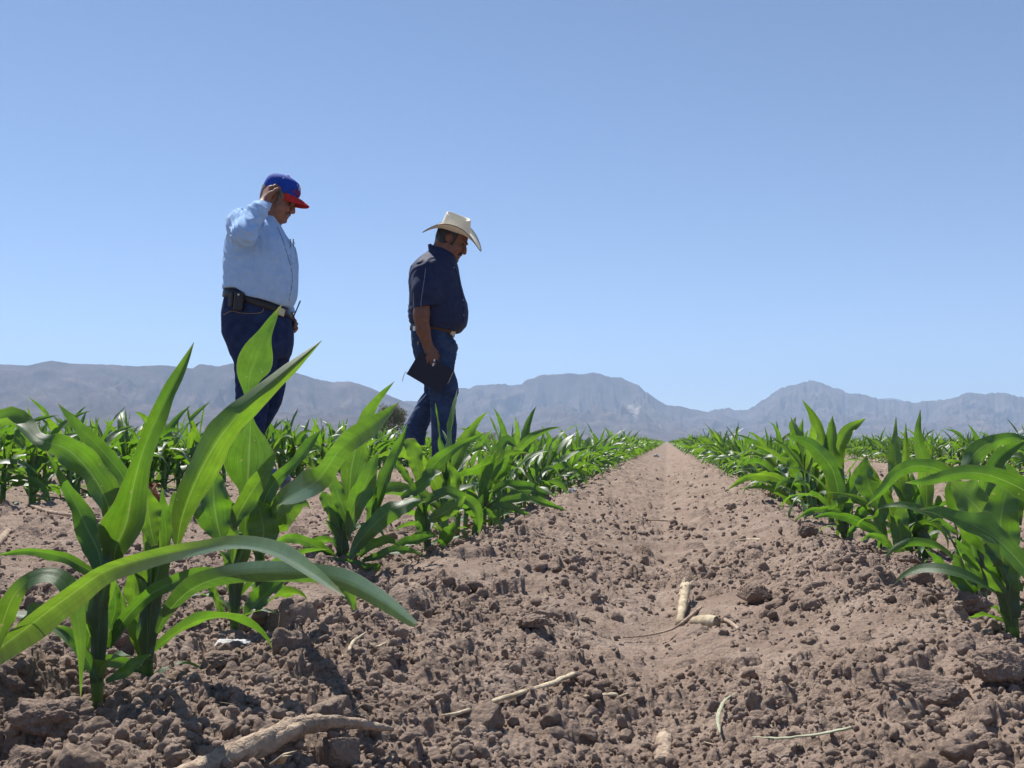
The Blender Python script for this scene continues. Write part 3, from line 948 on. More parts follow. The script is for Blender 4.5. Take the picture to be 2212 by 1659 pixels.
M_SKIN1 = skin_mat('skin_warm', (.205, .092, .060), (.285, .138, .092))
M_SKIN2 = skin_mat('skin_tan', (.145, .066, .042), (.21, .098, .064))
M_SHIRT1 = simple_mat('light_blue_cotton', (.31, .49, .76), (.40, .58, .84), 25, .9, .25, 700, .15)
M_SHIRT2 = simple_mat('navy_cotton', (.012, .020, .058), (.022, .033, .085), 25, .75, .25, 700, .3)
M_JEANS1 = simple_mat('dark_denim', (.012, .022, .065), (.028, .047, .115), 18, .9, .35, 900, .15)
M_JEANS2 = simple_mat('blue_denim', (.022, .038, .092), (.052, .085, .165), 14, .9, .35, 900, .15)
M_STITCH = simple_mat('stitching', (.30, .19, .07), (.40, .26, .10), 80, .8, 0)
M_PIPING = simple_mat('pale_piping', (.25, .29, .36), (.36, .40, .47), 80, .8, 0)
M_BLACK = simple_mat('black_leather', (.008, .008, .010), (.018, .017, .018), 40, .5, .2, 300, .5)
M_BROWNL = simple_mat('brown_leather', (.075, .032, .016), (.13, .060, .030), 60, .55, .3, 300, .45)
M_STEEL = simple_mat('worn_steel', (.45, .44, .42), (.62, .60, .57), 60, .35, .1, 300, .5, metallic=.9)
M_GOLD = simple_mat('engraved_buckle', (.42, .34, .20), (.62, .54, .38), 200, .4, .5, 300, .5, metallic=.6)
M_CAPBLUE = simple_mat('royal_blue_twill', (.008, .042, .30), (.014, .065, .40), 60, .8, .3, 900, .25)
M_CAPRED = simple_mat('red_twill', (.40, .020, .022), (.52, .035, .035), 60, .8, .3, 900, .25)
M_WHITE = simple_mat('white_thread', (.62, .62, .66), (.75, .75, .78), 80, .8, 0)
M_HAT = simple_mat('cream_straw', (.74, .68, .51), (.83, .77, .61), 260, .6, .35, 420, .35, bdist=.001)
M_HAIRG = simple_mat('grey_hair', (.045, .04, .038), (.19, .175, .165), 90, .6, .6, 260, .4, stretch=(1, 1, .25))
M_HAIRB = simple_mat('black_hair', (.008, .007, .006), (.022, .017, .014), 90, .5, .6, 260, .5, stretch=(1, 1, .25))
M_EYE = simple_mat('eye', (.02, .013, .010), (.05, .035, .03), 60, .2, 0, spec=.6)
M_SHOE = simple_mat('worn_shoe', (.10, .12, .17), (.22, .25, .32), 40, .7, .3, 300, .3)
M_RADIO = simple_mat('black_plastic', (.012, .012, .013), (.02, .02, .022), 60, .45, .1, 200, .5)
M_BOOK = simple_mat('black_cover', (.006, .009, .022), (.012, .016, .034), 60, .55, .2, 500, .4)
M_PAGES = simple_mat('paper', (.70, .69, .64), (.80, .79, .75), 100, .9, 0)

class Man:
    "photo frame of one standing man: local x to the picture's right, z up, y away from the camera"
    def __init__(s, px, d):
        s.px, s.d = px, d
        s.ppm = FOC / d
        s.gy = HORIZON + HC * s.ppm
        p = at(px, s.gy, d); p[2] = 0.0
        s.loc = p
    def p(s, px, py, y):
        "local point of the man's own frame seen at photo pixel (px, py), y metres behind his middle plane"
        v = at(px, py, 1.0) - np.array((0, 0, HC))
        n = np.array((-math.sin(YAW), math.cos(YAW), 0)); e = np.array((math.cos(YAW), math.sin(YAW), 0))
        t = ((s.loc + n * y - np.array((0, 0, HC))) @ n) / (v @ n)
        w = np.array((0, 0, HC)) + v * t - s.loc
        return np.array((w @ e, y, w[2]))
    def x(s, px, py=700.0): return s.p(px, py, 0)[0]
    def z(s, py): return s.p(s.px, py, 0)[2]
    def tab(s, rows):
        out = []
        for r in rows:
            yc = r[4] if len(r) > 4 else 0.0
            a, b = s.p(r[1], r[0], yc), s.p(r[2], r[0], yc)
            out.append(((a[2] + b[2]) / 2, a[0], b[0], r[3], yc))
        return out
    def root(s, label):
        s.r = thing('person', s.loc, YAW, label, 'person')
        return s.r
    def world(s, p):
        c, q = math.cos(YAW), math.sin(YAW)
        return np.array((s.loc[0] + p[0] * c - p[1] * q, s.loc[1] + p[0] * q + p[1] * c, s.loc[2] + p[2]))

def surf_y(tab, x, z, n=2.3, side=-1, off=0.0):
    zz, cx, a, b, yc = loft_table(tab, .010)
    i = [np.interp(z, zz, v) for v in (cx, a, b, yc)]
    q = np.clip(np.abs((x - i[0]) / (i[1] + off)), 0, .995)
    return i[3] + side * (i[2] + off) * (1 - q ** n) ** (1 / n)

def on_surf(man, tab, px, py, off=0.0, n=2.3):
    y = -.15
    for _ in range(4):
        q = man.p(px, py, y); y = surf_y(tab, q[0], q[2], n, -1, off)
    return np.array((q[0], y, q[2]))

def strip(man, tab, pts, rad, mat, name, parent, off=.002, n=2.3, count=30):
    "thin raised seam along photo points, lying on the near side of a lofted garment"
    P = cr(np.array(pts, float), count)
    Q = []
    for a, b in P:
        y = -.15
        for _ in range(3):
            q = man.p(a, b, y); y = surf_y(tab, q[0], q[2], n, -1, off)
        Q.append((q[0], y, q[2]))
    return tube(Q, rad, 6, mat, name, parent)

def march(S, man, px, py, off=.0):
    "first point of a meshed garment met behind photo pixel (px, py)"
    for y in np.arange(-.46, .25, .003):
        q = man.p(px, py, y)
        i = np.round((q - S.lo) / S.h).astype(int)
        if (i >= 0).all() and (i < S.F.shape).all() and S.F[tuple(i)] < .001:
            return q - np.array((0, off, 0))
    return q

def seam(S, man, pts, rad, mat, name, parent, off=.002, count=36):
    return tube([march(S, man, a, b, off) for a, b in cr(np.array(pts, float), count)], rad, 6, mat, name, parent)

def ring_band(man, tab, line, height, off, mat, name, parent, n=2.3, thick=.006):
    "belt: a closed band round a lofted garment, its centre line height given over x"
    zz, cx, a, b, yc = loft_table(tab, .010)
    th = np.linspace(0, 2 * np.pi, 72, endpoint=False)
    lx = np.array([man.x(p[0]) for p in line]); lz = np.array([man.z(p[1]) for p in line])
    rows = []
    c, s_ = np.cos(th), np.sin(th)
    for du, dz in ((0, -.5), (1, -.46), (1.15, 0), (1, .46), (0, .5), (-.6, .4), (-.6, -.4)):
        x0 = np.zeros_like(th); z = np.full_like(th, lz.mean())
        for _ in range(3):
            i = [np.interp(z, zz, v) for v in (cx, a, b, yc)]
            e = off + du * thick
            x = i[0] + (i[1] + e) * np.sign(c) * np.abs(c) ** (2 / n)
            y = i[3] + (i[2] + e) * np.sign(s_) * np.abs(s_) ** (2 / n)
            z = np.interp(x, lx, lz) + dz * height
        rows.append(np.stack([x, y, z], 1))
    rows.append(rows[0])
    V = np.vstack(rows[:-1]); m = len(rows) - 1
    Q = []
    for i in range(m):
        for j in range(72):
            k = (j + 1) % 72; i2 = (i + 1) % m
            Q.append((i * 72 + j, i * 72 + k, i2 * 72 + k, i2 * 72 + j))
    return mobj(name, V, Q, None, mat, parent)

def plate(name, geo, mat, parent, smooth=False):
    return mobj(name, *geo, mat, parent, smooth=smooth)

def folds(amp, parts):
    "cloth creases: list of (centre, radius, crease direction, wavelength)"
    def fn(x, y, z):
        f = amp * .55 * (vn3(x * 9, y * 9, z * 6, 3) + .5 * vn3(x * 21, y * 21, z * 14, 5))
        for c, r, d, wl, a in parts:
            d = np.array(d, float); d /= np.linalg.norm(d)
            g = np.exp(-((x - c[0]) ** 2 + (y - c[1]) ** 2 + (z - c[2]) ** 2) / (r * r))
            ph = (x * d[0] + y * d[1] + z * d[2]) / wl + 1.9 * vn3(x * 8, y * 8, z * 8, 9)
            f = f + a * g * (np.abs(np.sin(math.pi * ph)) - .6)
        return f
    return fn

def add_leg(S, man, rows, k=.03, off=0.0, n=2.1):
    S.loft(man.tab(rows), k, off, n)

# ---------------------------------------------------------------- man with the blue cap
m1 = Man(560, 6.0)
r1 = m1.root('man in light blue shirt and blue cap with red brim, hand raised to his head')
T1 = [(470, 552, 601, .075), (478, 538, 602, .10), (490, 512, 607.5, .165), (505, 498, 616, .20), (517, 491, 625, .212), (530, 488.5, 636, .218), (545, 486.5, 639.5, .222), (570, 485.5, 642.5, .225), (604, 487, 642, .225), (626, 484.5, 641, .218), (640, 484, 640, .214), (655, 485, 634, .208), (672, 487, 622, .20)]
P1 = [(608, 496, 628, .185), (628, 490, 624, .185), (645, 488, 616, .19), (660, 484.5, 619, .192), (677, 481.5, 623, .193), (692, 481.5, 627, .193), (720, 482, 632, .192), (742, 491, 631, .185), (762, 497, 628, .17), (775, 505, 620, .14)]
LN1 = [(725, 486, 600, .095, -.085), (742, 493, 602, .094, -.085), (760, 498, 602, .092, -.088), (790, 506, 598, .087, -.092), (824, 508, 590, .080, -.098), (870, 508.5, 580, .074, -.105), (915, 512, 573, .068, -.11), (960, 517, 565, .066, -.112), (1012, 520, 562, .07, -.112), (1022, 522, 566, .07, -.112)]
LF1 = [(725, 520, 630, .095, .085), (742, 520, 630.5, .094, .085), (765, 524, 627, .092, .086), (790, 528, 622, .087, .088), (836, 530, 616, .080, .092), (870, 528, 608, .074, .096), (893, 527, 597, .070, .10), (927, 524, 577, .066, .10), (947, 522, 567.5, .066, .10), (1012, 524, 566, .07, .10), (1022, 526, 570, .07, .10)]
hc1 = m1.p(597.5, 433, .012); hm1 = rot_y(24)
neck1 = m1.p(568, 482, .0)
sh1, el1, wr1 = m1.p(523, 483, -.165), m1.p(527, 506, -.36), m1.p(571.5, 436, -.135)
shL, elL, wrL = m1.p(572, 490, .20), m1.p(592, 600, .285), m1.p(624, 684, .225)
hem1 = ([482, 525, 540, 549, 562, 579, 600, 615, 628, 650], [627, 631, 640, 649, 652, 655, 661, 666, 664, 655])
def zhem(man, hem, x):
    return np.interp(x, [man.x(v) for v in hem[0]], [man.z(v) for v in hem[1]]).astype(np.float32)

B = Solid((-.36, -.52, -.02), (.40, .42, 1.82), .004)
Pm1 = add_head(B, hc1, hm1, 1.0, 1.25, neck1, .070)
B.loft(m1.tab([q for q in T1 if q[0] < 606]), .03, -.016, 2.3)
B.loft(m1.tab(P1), .02, -.016, 2.3)
add_leg(B, m1, LN1, .02, -.016); add_leg(B, m1, LF1, .02, -.016)
B.chain([sh1, el1, wr1], [.062, .050, .030], .02)
B.chain([shL, elL, wrL], [.062, .048, .030], .02)
add_hand(B, wr1, m1.p(578, 415, -.105) - wr1, (.55, .40, -.75), (.6, -.6, -.1), curl=(35, 45, 30), spread=4)
add_hand(B, wrL, m1.p(636, 722, .205) - wrL, (-.5, -.6, 0), (.8, -.4, .1), curl=(45, 50, 35), spread=2)
B.cone(m1.p(545, 1000, -.112), m1.p(545, 1034, -.112), .04, .04, .02); B.cone(m1.p(545, 1000, .1), m1.p(545, 1034, .1), .04, .04, .02)
V, Q = B.mesh()
mobj('body', V, Q, None, M_SKIN1, r1)

S = Solid((-.28, -.50, .98), (.30, .40, 1.62), .0055)
S.loft(m1.tab(T1), .02, 0, 2.3)
S.cone(sh1, m1.p(522, 490, -.22), .083, .082, .05)
S.chain([m1.p(521, 482, -.19), el1, m1.p(555, 459, -.24), m1.p(568, 440, -.15)], [.078, .064, .055, .047], .03)
S.cone(m1.p(566.5, 444, -.156), m1.p(570.5, 433.5, -.137), .049, .050, .006)
S.chain([shL, elL, wrL], [.078, .062, .048], .03)
# collar
for a in range(16):
    t0, t1 = [2 * math.pi * (a + q) / 16 for q in (0, 1)]
    pt = lambda t: m1.p(578 + 20 * math.cos(t), 478 + 9.5 * math.cos(t), .076 * math.sin(t) + .004)
    S.cone(pt(t0), pt(t1), .0135, .0135, .01)
S.noise(folds(.006, [(el1, .17, (.6, -.3, .75), .040, .015), (m1.p(550, 455, -.26), .10, (.7, -.2, .7), .034, .012), (m1.p(545, 470, -.22), .10, (.5, 0, .85), .030, .012), (m1.p(505, 470, -.17), .09, (.6, .2, -.6), .035, .010),
                     (m1.p(500, 560, -.1), .16, (.25, 0, 1), .055, .008), (m1.p(500, 620, 0), .12, (.1, 0, 1), .040, .008), (m1.p(570, 560, -.2), .2, (1, 0, .15), .075, .006), (m1.p(560, 640, -.15), .14, (.9, 0, .3), .05, .006)]))
S.clip(lambda X, Y, Z: np.where((X > m1.x(470)) & (Z < m1.z(600)), zhem(m1, hem1, X) - Z, -1))
shirt1 = mobj('shirt', *S.mesh(), None, M_SHIRT1, r1)
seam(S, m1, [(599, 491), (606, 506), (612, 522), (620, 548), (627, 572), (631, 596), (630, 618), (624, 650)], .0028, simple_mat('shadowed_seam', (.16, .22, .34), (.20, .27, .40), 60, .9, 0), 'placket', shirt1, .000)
seam(S, m1, [(625.5, 523), (631, 521), (636.5, 526), (640.5, 566), (634, 570), (629, 566), (625.5, 523)], .0022, M_SHIRT1, 'pocket', shirt1, .001)

J = Solid((-.26, -.24, 0.0), (.26, .24, 1.12), .006)
J.loft(m1.tab(P1), .02, 0, 2.3)
add_leg(J, m1, LN1, .022); add_leg(J, m1, LF1, .022)
J.noise(folds(.004, [(m1.p(545, 760, -.1), .16, (.4, 0, 1), .05, .008), (m1.p(560, 860, -.1), .14, (-.3, 0, 1), .045, .007), (m1.p(545, 985, -.1), .10, (.1, 0, 1), .035, .009)]))
jean1 = mobj('jeans', *J.mesh(), None, M_JEANS1, r1)
strip(m1, m1.tab(P1), [(483, 680), (500, 672), (520, 676), (548, 677), (566, 674), (570, 662)], .0016, M_STITCH, 'pocket_seam', jean1, .002)
belt1 = ring_band(m1, m1.tab(P1), [(478, 634), (490, 637), (528, 646), (560, 658), (600, 670), (632, 680)], .046, .004, M_BLACK, 'belt', r1)
xb, yb, zb = on_surf(m1, m1.tab(P1), 607, 673.5, .010)
plate('buckle', box_geo((xb, yb - .004, zb), (.052, .012, .045), rot_z(50) @ rot_y(15), .2), M_GOLD, belt1)
xp, yp, zp = on_surf(m1, m1.tab(P1), 517, 651, .01)
pouch = plate('belt_pouch', box_geo((xp, yp - .008, zp), (.056, .034, .106), rot_z(-12) @ rot_y(4), .22), M_BLACK, r1)
plate('snap', box_geo((xp + .004, yp - .035, zp + .034), (.011, .006, .011), None, .4), M_STEEL, pouch)
xq, yq, zq = on_surf(m1, m1.tab(P1), 500, 647, .006)
plate('belt_pouch', box_geo((xq, yq, zq), (.042, .026, .085), rot_z(-38) @ rot_y(4), .22), M_BLACK, r1)

def shoe(man, px, py, y, mat, parent, yawd=0.0, pitch=0.0, L=.29):
    h = man.p(px, py, y); S = Solid(h - .36, h + .40, .006)
    M = rot_z(yawd) @ rot_y(pitch); P = lambda u, v, w: h + M @ np.array((u, v, w))
    S.cone(P(.0, 0, .045), P(.015, 0, .10), .042, .046, .02)
    S.cone(P(.0, 0, .032), P(.12, 0, .040), .036, .040, .03)
    S.cone(P(.10, -.004, .034), P(.19, -.008, .026), .042, .034, .03)
    S.cone(P(-.01, 0, .012), P(.20, -.006, .012), .034, .042, .01)
    Mi = M
    Sx, Sy, Sz = S.ax[0][:, None, None], S.ax[1][None, :, None], S.ax[2][None, None, :]
    w = (Sx - h[0]) * M[0, 2] + (Sy - h[1]) * M[1, 2] + (Sz - h[2]) * M[2, 2]
    S.F = np.maximum(S.F, -w)
    return mobj('shoe', *S.mesh(), None, mat, parent)
shoe(m1, 536, 1041, -.112, M_SHOE, r1); shoe(m1, 540, 1041, .10, M_SHOE, r1, 8)

def hair(man, c, M, sc, keep, mat, parent, off=.007, h=.0045):
    S = Solid(c - .2, c + .2, h)
    S.loft([(w * sc, a * sc, b * sc, q * sc) for w, a, b, q in HEAD], .0, off, 2.15, (c, M), .006)
    X, Y, Z = S.ax[0][:, None, None] - c[0], S.ax[1][None, :, None] - c[1], S.ax[2][None, None, :] - c[2]
    U, Vv, W = [(M[0, j] * X + M[1, j] * Y + M[2, j] * Z) / sc for j in range(3)]
    G = keep(U, Vv, W)
    S.F = np.maximum(S.F, G)
    S.noise(lambda x, y, z: .0022 * vn3(x * 70, y * 70, z * 45, 2))
    return mobj('hair', *S.mesh(), None, mat, parent)
# keep(): positive outside the hair
def hairline(U, V, W, nape, top=.085):
    side = np.maximum(U - .028 + .10 * np.clip(-W, 0, 1), nape - W + .55 * np.clip(U + .05, -1, .2))
    burn = np.maximum(np.abs(U - .026) - .013, -.030 - W)
    ear = .030 - np.sqrt((U + .006) ** 2 + (W - .003) ** 2)
    return np.maximum(np.maximum(np.minimum(side, burn), W - top), ear)
hair(m1, hc1, hm1, 1.0, lambda U, V, W: hairline(U, V, W, -.050), M_HAIRG, r1)

def face_bits(P, M, sc, parent, hairmat):
    for s in (-1, 1):
        S = Solid(P(.087, s * .033, .008) - .02, P(.087, s * .033, .008) + .02, .0025)
        S.ell(P(.0865, s * .033, .0075), (.0125 * sc,) * 3, .001)
        mobj('eye', *S.mesh(), None, M_EYE, parent)
        tube(cr([P(.1085, s * .012, .033), P(.105, s * .030, .039), P(.092, s * .050, .034)], 8), [.003, .0048, .0048, .0045, .004, .0035, .003, .002], 6, hairmat, 'eyebrow', parent)
    S = Solid(P(.10, 0, -.044) - .06, P(.10, 0, -.044) + .06, .003)
    for s in (-1, 1):
        S.cone(P(.1065, 0, -.0445), P(.1010, s * .024, -.0485), .0072 * sc, .0060 * sc, .004)
        S.cone(P(.1010, s * .024, -.0485), P(.0930, s * .034, -.0600), .0060 * sc, .0038 * sc, .004)
    S.noise(lambda x, y, z: .0012 * vn3(x * 150, y * 150, z * 90, 2))
    mobj('moustache', *S.mesh(), None, hairmat, parent)
face_bits(Pm1, hm1, 1.0, r1, M_HAIRG)

# cap, in the frame of the head
def build_cap(c, M, parent):
    W = lambda V: np.asarray(c) + np.asarray(V) @ M.T
    CAP = [(.040, -.107, .104, .083), (.060, -.109, .110, .085), (.090, -.108, .110, .085), (.112, -.103, .106, .080), (.130, -.093, .097, .070), (.144, -.074, .082, .056), (.154, -.048, .060, .036), (.159, -.018, .028, .014)]
    zz, cx, a, b, yc = loft_table(CAP, .012)
    th = np.linspace(0, 2 * np.pi, 80, endpoint=False)
    def low(t): return .046 + .010 * np.cos(t)
    rows = []
    N = 34
    for i in range(N):
        f = (i / (N - 1)) ** .8
        z = low(th) + (.1592 - low(th)) * f
        A = [np.interp(z, zz, v) for v in (cx, a, b)]
        seam = 1 - .010 * np.exp(-((np.mod(th + np.pi / 6, np.pi / 3) - np.pi / 6) / .035) ** 2)
        rows.append(np.stack([A[0] + A[1] * seam * np.sign(np.cos(th)) * np.abs(np.cos(th)) ** .93, A[2] * seam * np.sign(np.sin(th)) * np.abs(np.sin(th)) ** .93, z], 1))
    V = np.vstack(rows); Q = grid_faces(N, 80, True)
    top = np.array([[0.005, 0, .1600]]); T = [(len(V), (N - 1) * 80 + j, (N - 1) * 80 + (j + 1) % 80) for j in range(80)]
    # inner turned edge
    inn = rows[0] * np.array((.95, .95, 1)) + np.array((0, 0, .006))
    V = np.vstack([V, top, inn]); o = N * 80 + 1
    Q = np.vstack([Q, [(j, o + j, o + (j + 1) % 80, (j + 1) % 80) for j in range(80)]])
    cap = mobj('cap', W(V), Q, T, M_CAPBLUE, parent)
    plate('button', box_geo(W([(0.004, 0, .162)])[0], (.016, .016, .008), M, .35), M_CAPRED, cap)
    # brim: curved visor with thickness
    nu, nv = 14, 31
    vs = np.linspace(-1, 1, nv)
    rows = []
    for i in range(nu):
        f = i / (nu - 1)
        ang = vs * 1.12
        ix, iy = .004 + .102 * np.cos(ang) ** .9, .081 * np.sin(ang) / math.sin(1.12) * .93
        out = .079 * (1 - np.abs(vs) ** 2.6) + .010
        x = ix + f * out * .98; y = iy * (1 + .05 * f * (1 - np.abs(vs)))
        z = .066 - .005 * f - .036 * np.abs(y / .08) ** 2 * (.30 + .70 * f ** .7) - .014 * f * f
        rows.append(np.stack([x, y, z], 1))
    top = np.vstack(rows); bot = top - np.array((0, 0, .0045))
    n = len(top); F1 = grid_faces(nu, nv); F2 = F1[:, ::-1] + n
    edge = [i * nv for i in range(nu)] + [(nu - 1) * nv + j for j in range(1, nv)] + [(nu - 2 - i) * nv + nv - 1 for i in range(nu - 1)]
    E = [(edge[i], edge[i + 1], edge[i + 1] + n, edge[i] + n) for i in range(len(edge) - 1)]
    mobj('brim', W(np.vstack([top, bot])), np.vstack([F1, F2, E]), None, M_CAPRED, cap)
    # eyelets
    for t in (-.52, -1.57, -2.6, .52):
        z = .128; A = [np.interp(z, zz, v) for v in (cx, a, b)]
        p = (A[0] + A[1] * math.cos(t) * 1.0, A[2] * math.sin(t) * 1.0, z)
        plate('eyelet', box_geo(W([p])[0], (.008, .008, .008), M, .4), M_WHITE, cap)
    # embroidery: the lettering is raised thread, drawn as strokes wrapped on the front panel
    GL = {'I': [[(0, 0), (0, 1)]], 'N': [[(-.35, 0), (-.35, 1), (.35, 0), (.35, 1)]], 'L': [[(-.3, 1), (-.3, 0), (.35, 0)]], 'A': [[(-.4, 0), (0, 1), (.4, 0)], [(-.22, .38), (.22, .38)]]}
    def on_front(th_, z, off=.002):
        A = [np.interp(z, zz, v) for v in (cx, a, b)]
        return (A[0] + (A[1] + off) * math.cos(th_) ** .93, (A[2] + off) * math.copysign(abs(math.sin(th_)) ** .93, math.sin(th_)), z)
    geo = []
    for i, ch in enumerate('ANLA'):
        tc = -.66 + i * .30
        for st in GL[ch]:
            pts = [on_front(tc + q[0] * .24, .075 + q[1] * .026) for q in st]
            geo.append(tube(W(pts), .0022, 5, name=None))
    mobj('lettering', *merge_geo(geo), M_CAPRED, cap)
    geo = []
    for (t0, z0, rr) in ((-.30, .117, .011), (-.22, .124, .008), (-.10, .118, .010)):
        pts = [on_front(t0 + rr * 8.5 * math.sin(q) * .8, z0 + rr * math.cos(q)) for q in np.linspace(.4, 5.6, 12)]
        geo.append(tube(W(pts), .0016, 5, name=None))
    mobj('emblem', *merge_geo(geo), M_WHITE, cap)
build_cap(hc1, hm1, r1)

# radio held at his far hip
rw = thing('walkie_talkie', m1.world(m1.p(630, 715, .195)), YAW, 'black walkie-talkie with thin antenna held at the hip of the man in the blue cap', 'radio')
plate('case', box_geo((0, 0, .005), (.032, .055, .115), rot_y(24), .15), M_RADIO, rw)
tube(cr([(-.004, 0, .055), (.020, 0, .11), (.0515, -.0, .187)], 10), [.0055, .0050, .0045, .004, .004, .004, .004, .004, .0045, .0045], 8, M_RADIO, 'antenna', rw)
for q, (a, b) in enumerate(((628, 519), (633.5, 518))):
    pp = on_surf(m1, m1.tab(T1), a, b + 6, .004) + np.array((0, 0, .008))
    pn = thing('pen', m1.world(pp), YAW, ['dark pen nearest the placket clipped in the light blue shirt pocket', 'dark pen at the outer edge of the light blue shirt pocket'][q], 'pen', 'pens in the shirt pocket')
    tube([(0, 0, -.04), (0, 0, .012)], .0038, 8, M_RADIO, 'barrel', pn)
    plate('clip', box_geo((.0, -.0045, -.006), (.003, .003, .028)), M_STEEL, pn)

# ---------------------------------------------------------------- man with the white hat
m2 = Man(945, 7.1)
r2 = m2.root('man walking in white cowboy hat, navy short-sleeved shirt and jeans, notebook in hand')
T2 = [(536, 934, 972, .07), (546, 921, 983, .095), (556, 907, 986, .14), (566, 897, 987, .175), (578, 887.5, 990.5, .20), (592, 883.5, 993, .207), (611, 882, 996.5, .21), (636, 884, 1002.5, .21), (656, 883.5, 1009.5, .212), (674, 882, 1011.5, .212), (690, 883.5, 1011, .208), (703, 888, 1009, .205), (713, 893, 1000, .195), (724, 896, 992, .185)]
P2 = [(685, 894, 990, .165), (698, 890, 985, .165), (708, 889, 980, .172), (726, 888.5, 976, .176), (738, 889.5, 984, .178), (746, 890, 988.5, .176), (760, 893, 987, .165), (778, 897, 985, .14)]
LN2 = [(735, 892, 984, .088, -.080), (770, 900, 985, .088, -.082), (800, 915, 981.5, .085, -.084), (821, 921, 988.5, .082, -.085), (847, 926, 992, .080, -.086), (858, 928, 988, .078, -.087), (866, 929, 984, .076, -.088), (893, 930, 984, .077, -.088), (919, 931.5, 987, .078, -.088), (956, 932, 984, .080, -.088), (1004, 935, 981, .084, -.088), (1012, 936, 981, .084, -.088)]
LF2 = [(735, 892, 978, .088, .080), (770, 897, 970, .086, .082), (800, 906, 962, .083, .085), (830, 915.5, 958, .080, .088), (847, 917, 957, .078, .088), (858, 910, 953, .078, .088), (866, 904.5, 948, .077, .088), (885, 894, 941, .076, .088), (901, 885.5, 934, .076, .088), (915, 877, 929, .076, .088), (928, 870.5, 923, .077, .088), (945, 866, 919.5, .078, .088), (962, 867, 917, .080, .088)]
hc2 = m2.p(972.5, 521, 0.0); hm2 = rot_y(28); HS2 = 1.08
neck2 = m2.p(948, 556, 0)
sh2, el2, wr2 = m2.p(919, 588, -.185), m2.p(910.5, 686, -.245), m2.p(924.5, 747, -.215)
shL2, elL2, wrL2 = m2.p(950, 588, .185), m2.p(958, 680, .22), m2.p(970, 735, .20)
B = Solid((-.36, -.36, -.02), (.36, .34, 1.80), .004)
Pm2 = add_head(B, hc2, hm2, HS2, 1.15, neck2, .072)
B.loft(m2.tab([q for q in T2 if q[0] < 692]), .03, -.016, 2.3)
B.loft(m2.tab(P2), .02, -.016, 2.3)
add_leg(B, m2, LN2, .02, -.016); add_leg(B, m2, LF2, .02, -.016)
B.chain([sh2, el2 + (0, 0, .03), el2, m2.p(914, 712, -.235), wr2], [.064, .052, .049, .046, .034], .02)
B.chain([shL2, elL2, wrL2], [.062, .05, .034], .02)
nrm = np.array((.10, .86, -.30))
add_hand(B, wr2, m2.p(932, 772, -.235) - wr2, (-.15, .95, 0), (.9, .2, .1), curl=(10, 22, 22), spread=7, opp=1.0)
add_hand(B, wrL2, m2.p(975, 762, .18) - wrL2, (-.2, -.9, 0), (.8, -.2, .1), curl=(25, 30, 25), spread=4)
B.cone(m2.p(957, 1000, -.088), m2.p(957, 1018, -.088), .04, .04, .02); B.cone(m2.p(893, 955, .088), m2.p(880, 968, .088), .04, .04, .02)
V, Q = B.mesh()
mobj('body', V, Q, None, M_SKIN2, r2)

S = Solid((-.26, -.36, .92), (.28, .34, 1.62), .0055)
S.loft(m2.tab(T2), .02, 0, 2.3)
S.chain([m2.p(921, 590, -.165), m2.p(920, 630, -.205), m2.p(917.5, 672, -.235)], [.092, .088, .077], .05)
S.chain([m2.p(948, 590, .165), m2.p(950, 630, .19), m2.p(953, 668, .21)], [.088, .085, .077], .05)
for a in range(16):
    t0, t1 = [2 * math.pi * (a + q) / 16 for q in (0, 1)]
    pt = lambda t, up=0: m2.p(955 + 25 * math.cos(t) - up * .3, 549 + 13 * math.cos(t) - up, .074 * math.sin(t))
    S.cone(pt(t0), pt(t1), .013, .013, .012)
    if math.cos(t0) < .75: S.cone(pt(t0, 7), pt(t1, 7), .009, .009, .012)
S.noise(folds(.005, [(m2.p(905, 570, -.15), .13, (.7, .2, -.6), .045, .009), (m2.p(893, 690, -.05), .10, (.2, 0, 1), .035, .012), (m2.p(960, 640, -.18), .16, (.9, 0, .35), .06, .007), (m2.p(925, 640, -.2), .12, (1, .1, .3), .05, .006), (m2.p(975, 700, -.1), .13, (.8, 0, -.6), .05, .006)]))
T2z = m2.tab(T2)
zzT = loft_table(T2z, .01)
def clip2(X, Y, Z):
    torso = loft_field(X, Y, np.broadcast_to(Z, np.broadcast_shapes(X.shape, Y.shape, Z.shape)).copy(), *zzT, 2.3)
    arm = torso > .012
    hem = zhem(m2, ([880, 892, 915, 940, 965, 990, 1012], [699, 704, 709, 713, 717, 718, 712]), X)
    line = m2.z(673.5) + .16 * (X - m2.x(917))
    return np.where(arm & (np.abs(Y) > .13), line - Z, np.where(Z < m2.z(690), hem - Z, -1))
S.clip(clip2)
shirt2 = mobj('shirt', *S.mesh(), None, M_SHIRT2, r2)
seam(S, m2, [(976, 571), (983, 580), (990, 600), (995, 622), (1000, 648), (1002, 672), (1000, 700)], .0026, M_SHIRT2, 'placket', shirt2, .001)
for (a, b) in ((981, 578), (1000.5, 648), (1002, 681)):
    plate('button', box_geo(on_surf(m2, T2z, a, b, .007), (.008, .006, .008), None, .4), M_PIPING, shirt2)
# pale piping down the sleeve
for pts in ([(919.5, 580), (916.5, 604), (913.5, 624), (910, 648), (909, 664)], [(893.5, 632), (893.5, 648), (894.5, 670)]):
    seam(S, m2, pts, .0017, M_PIPING, 'piping', shirt2, .001)

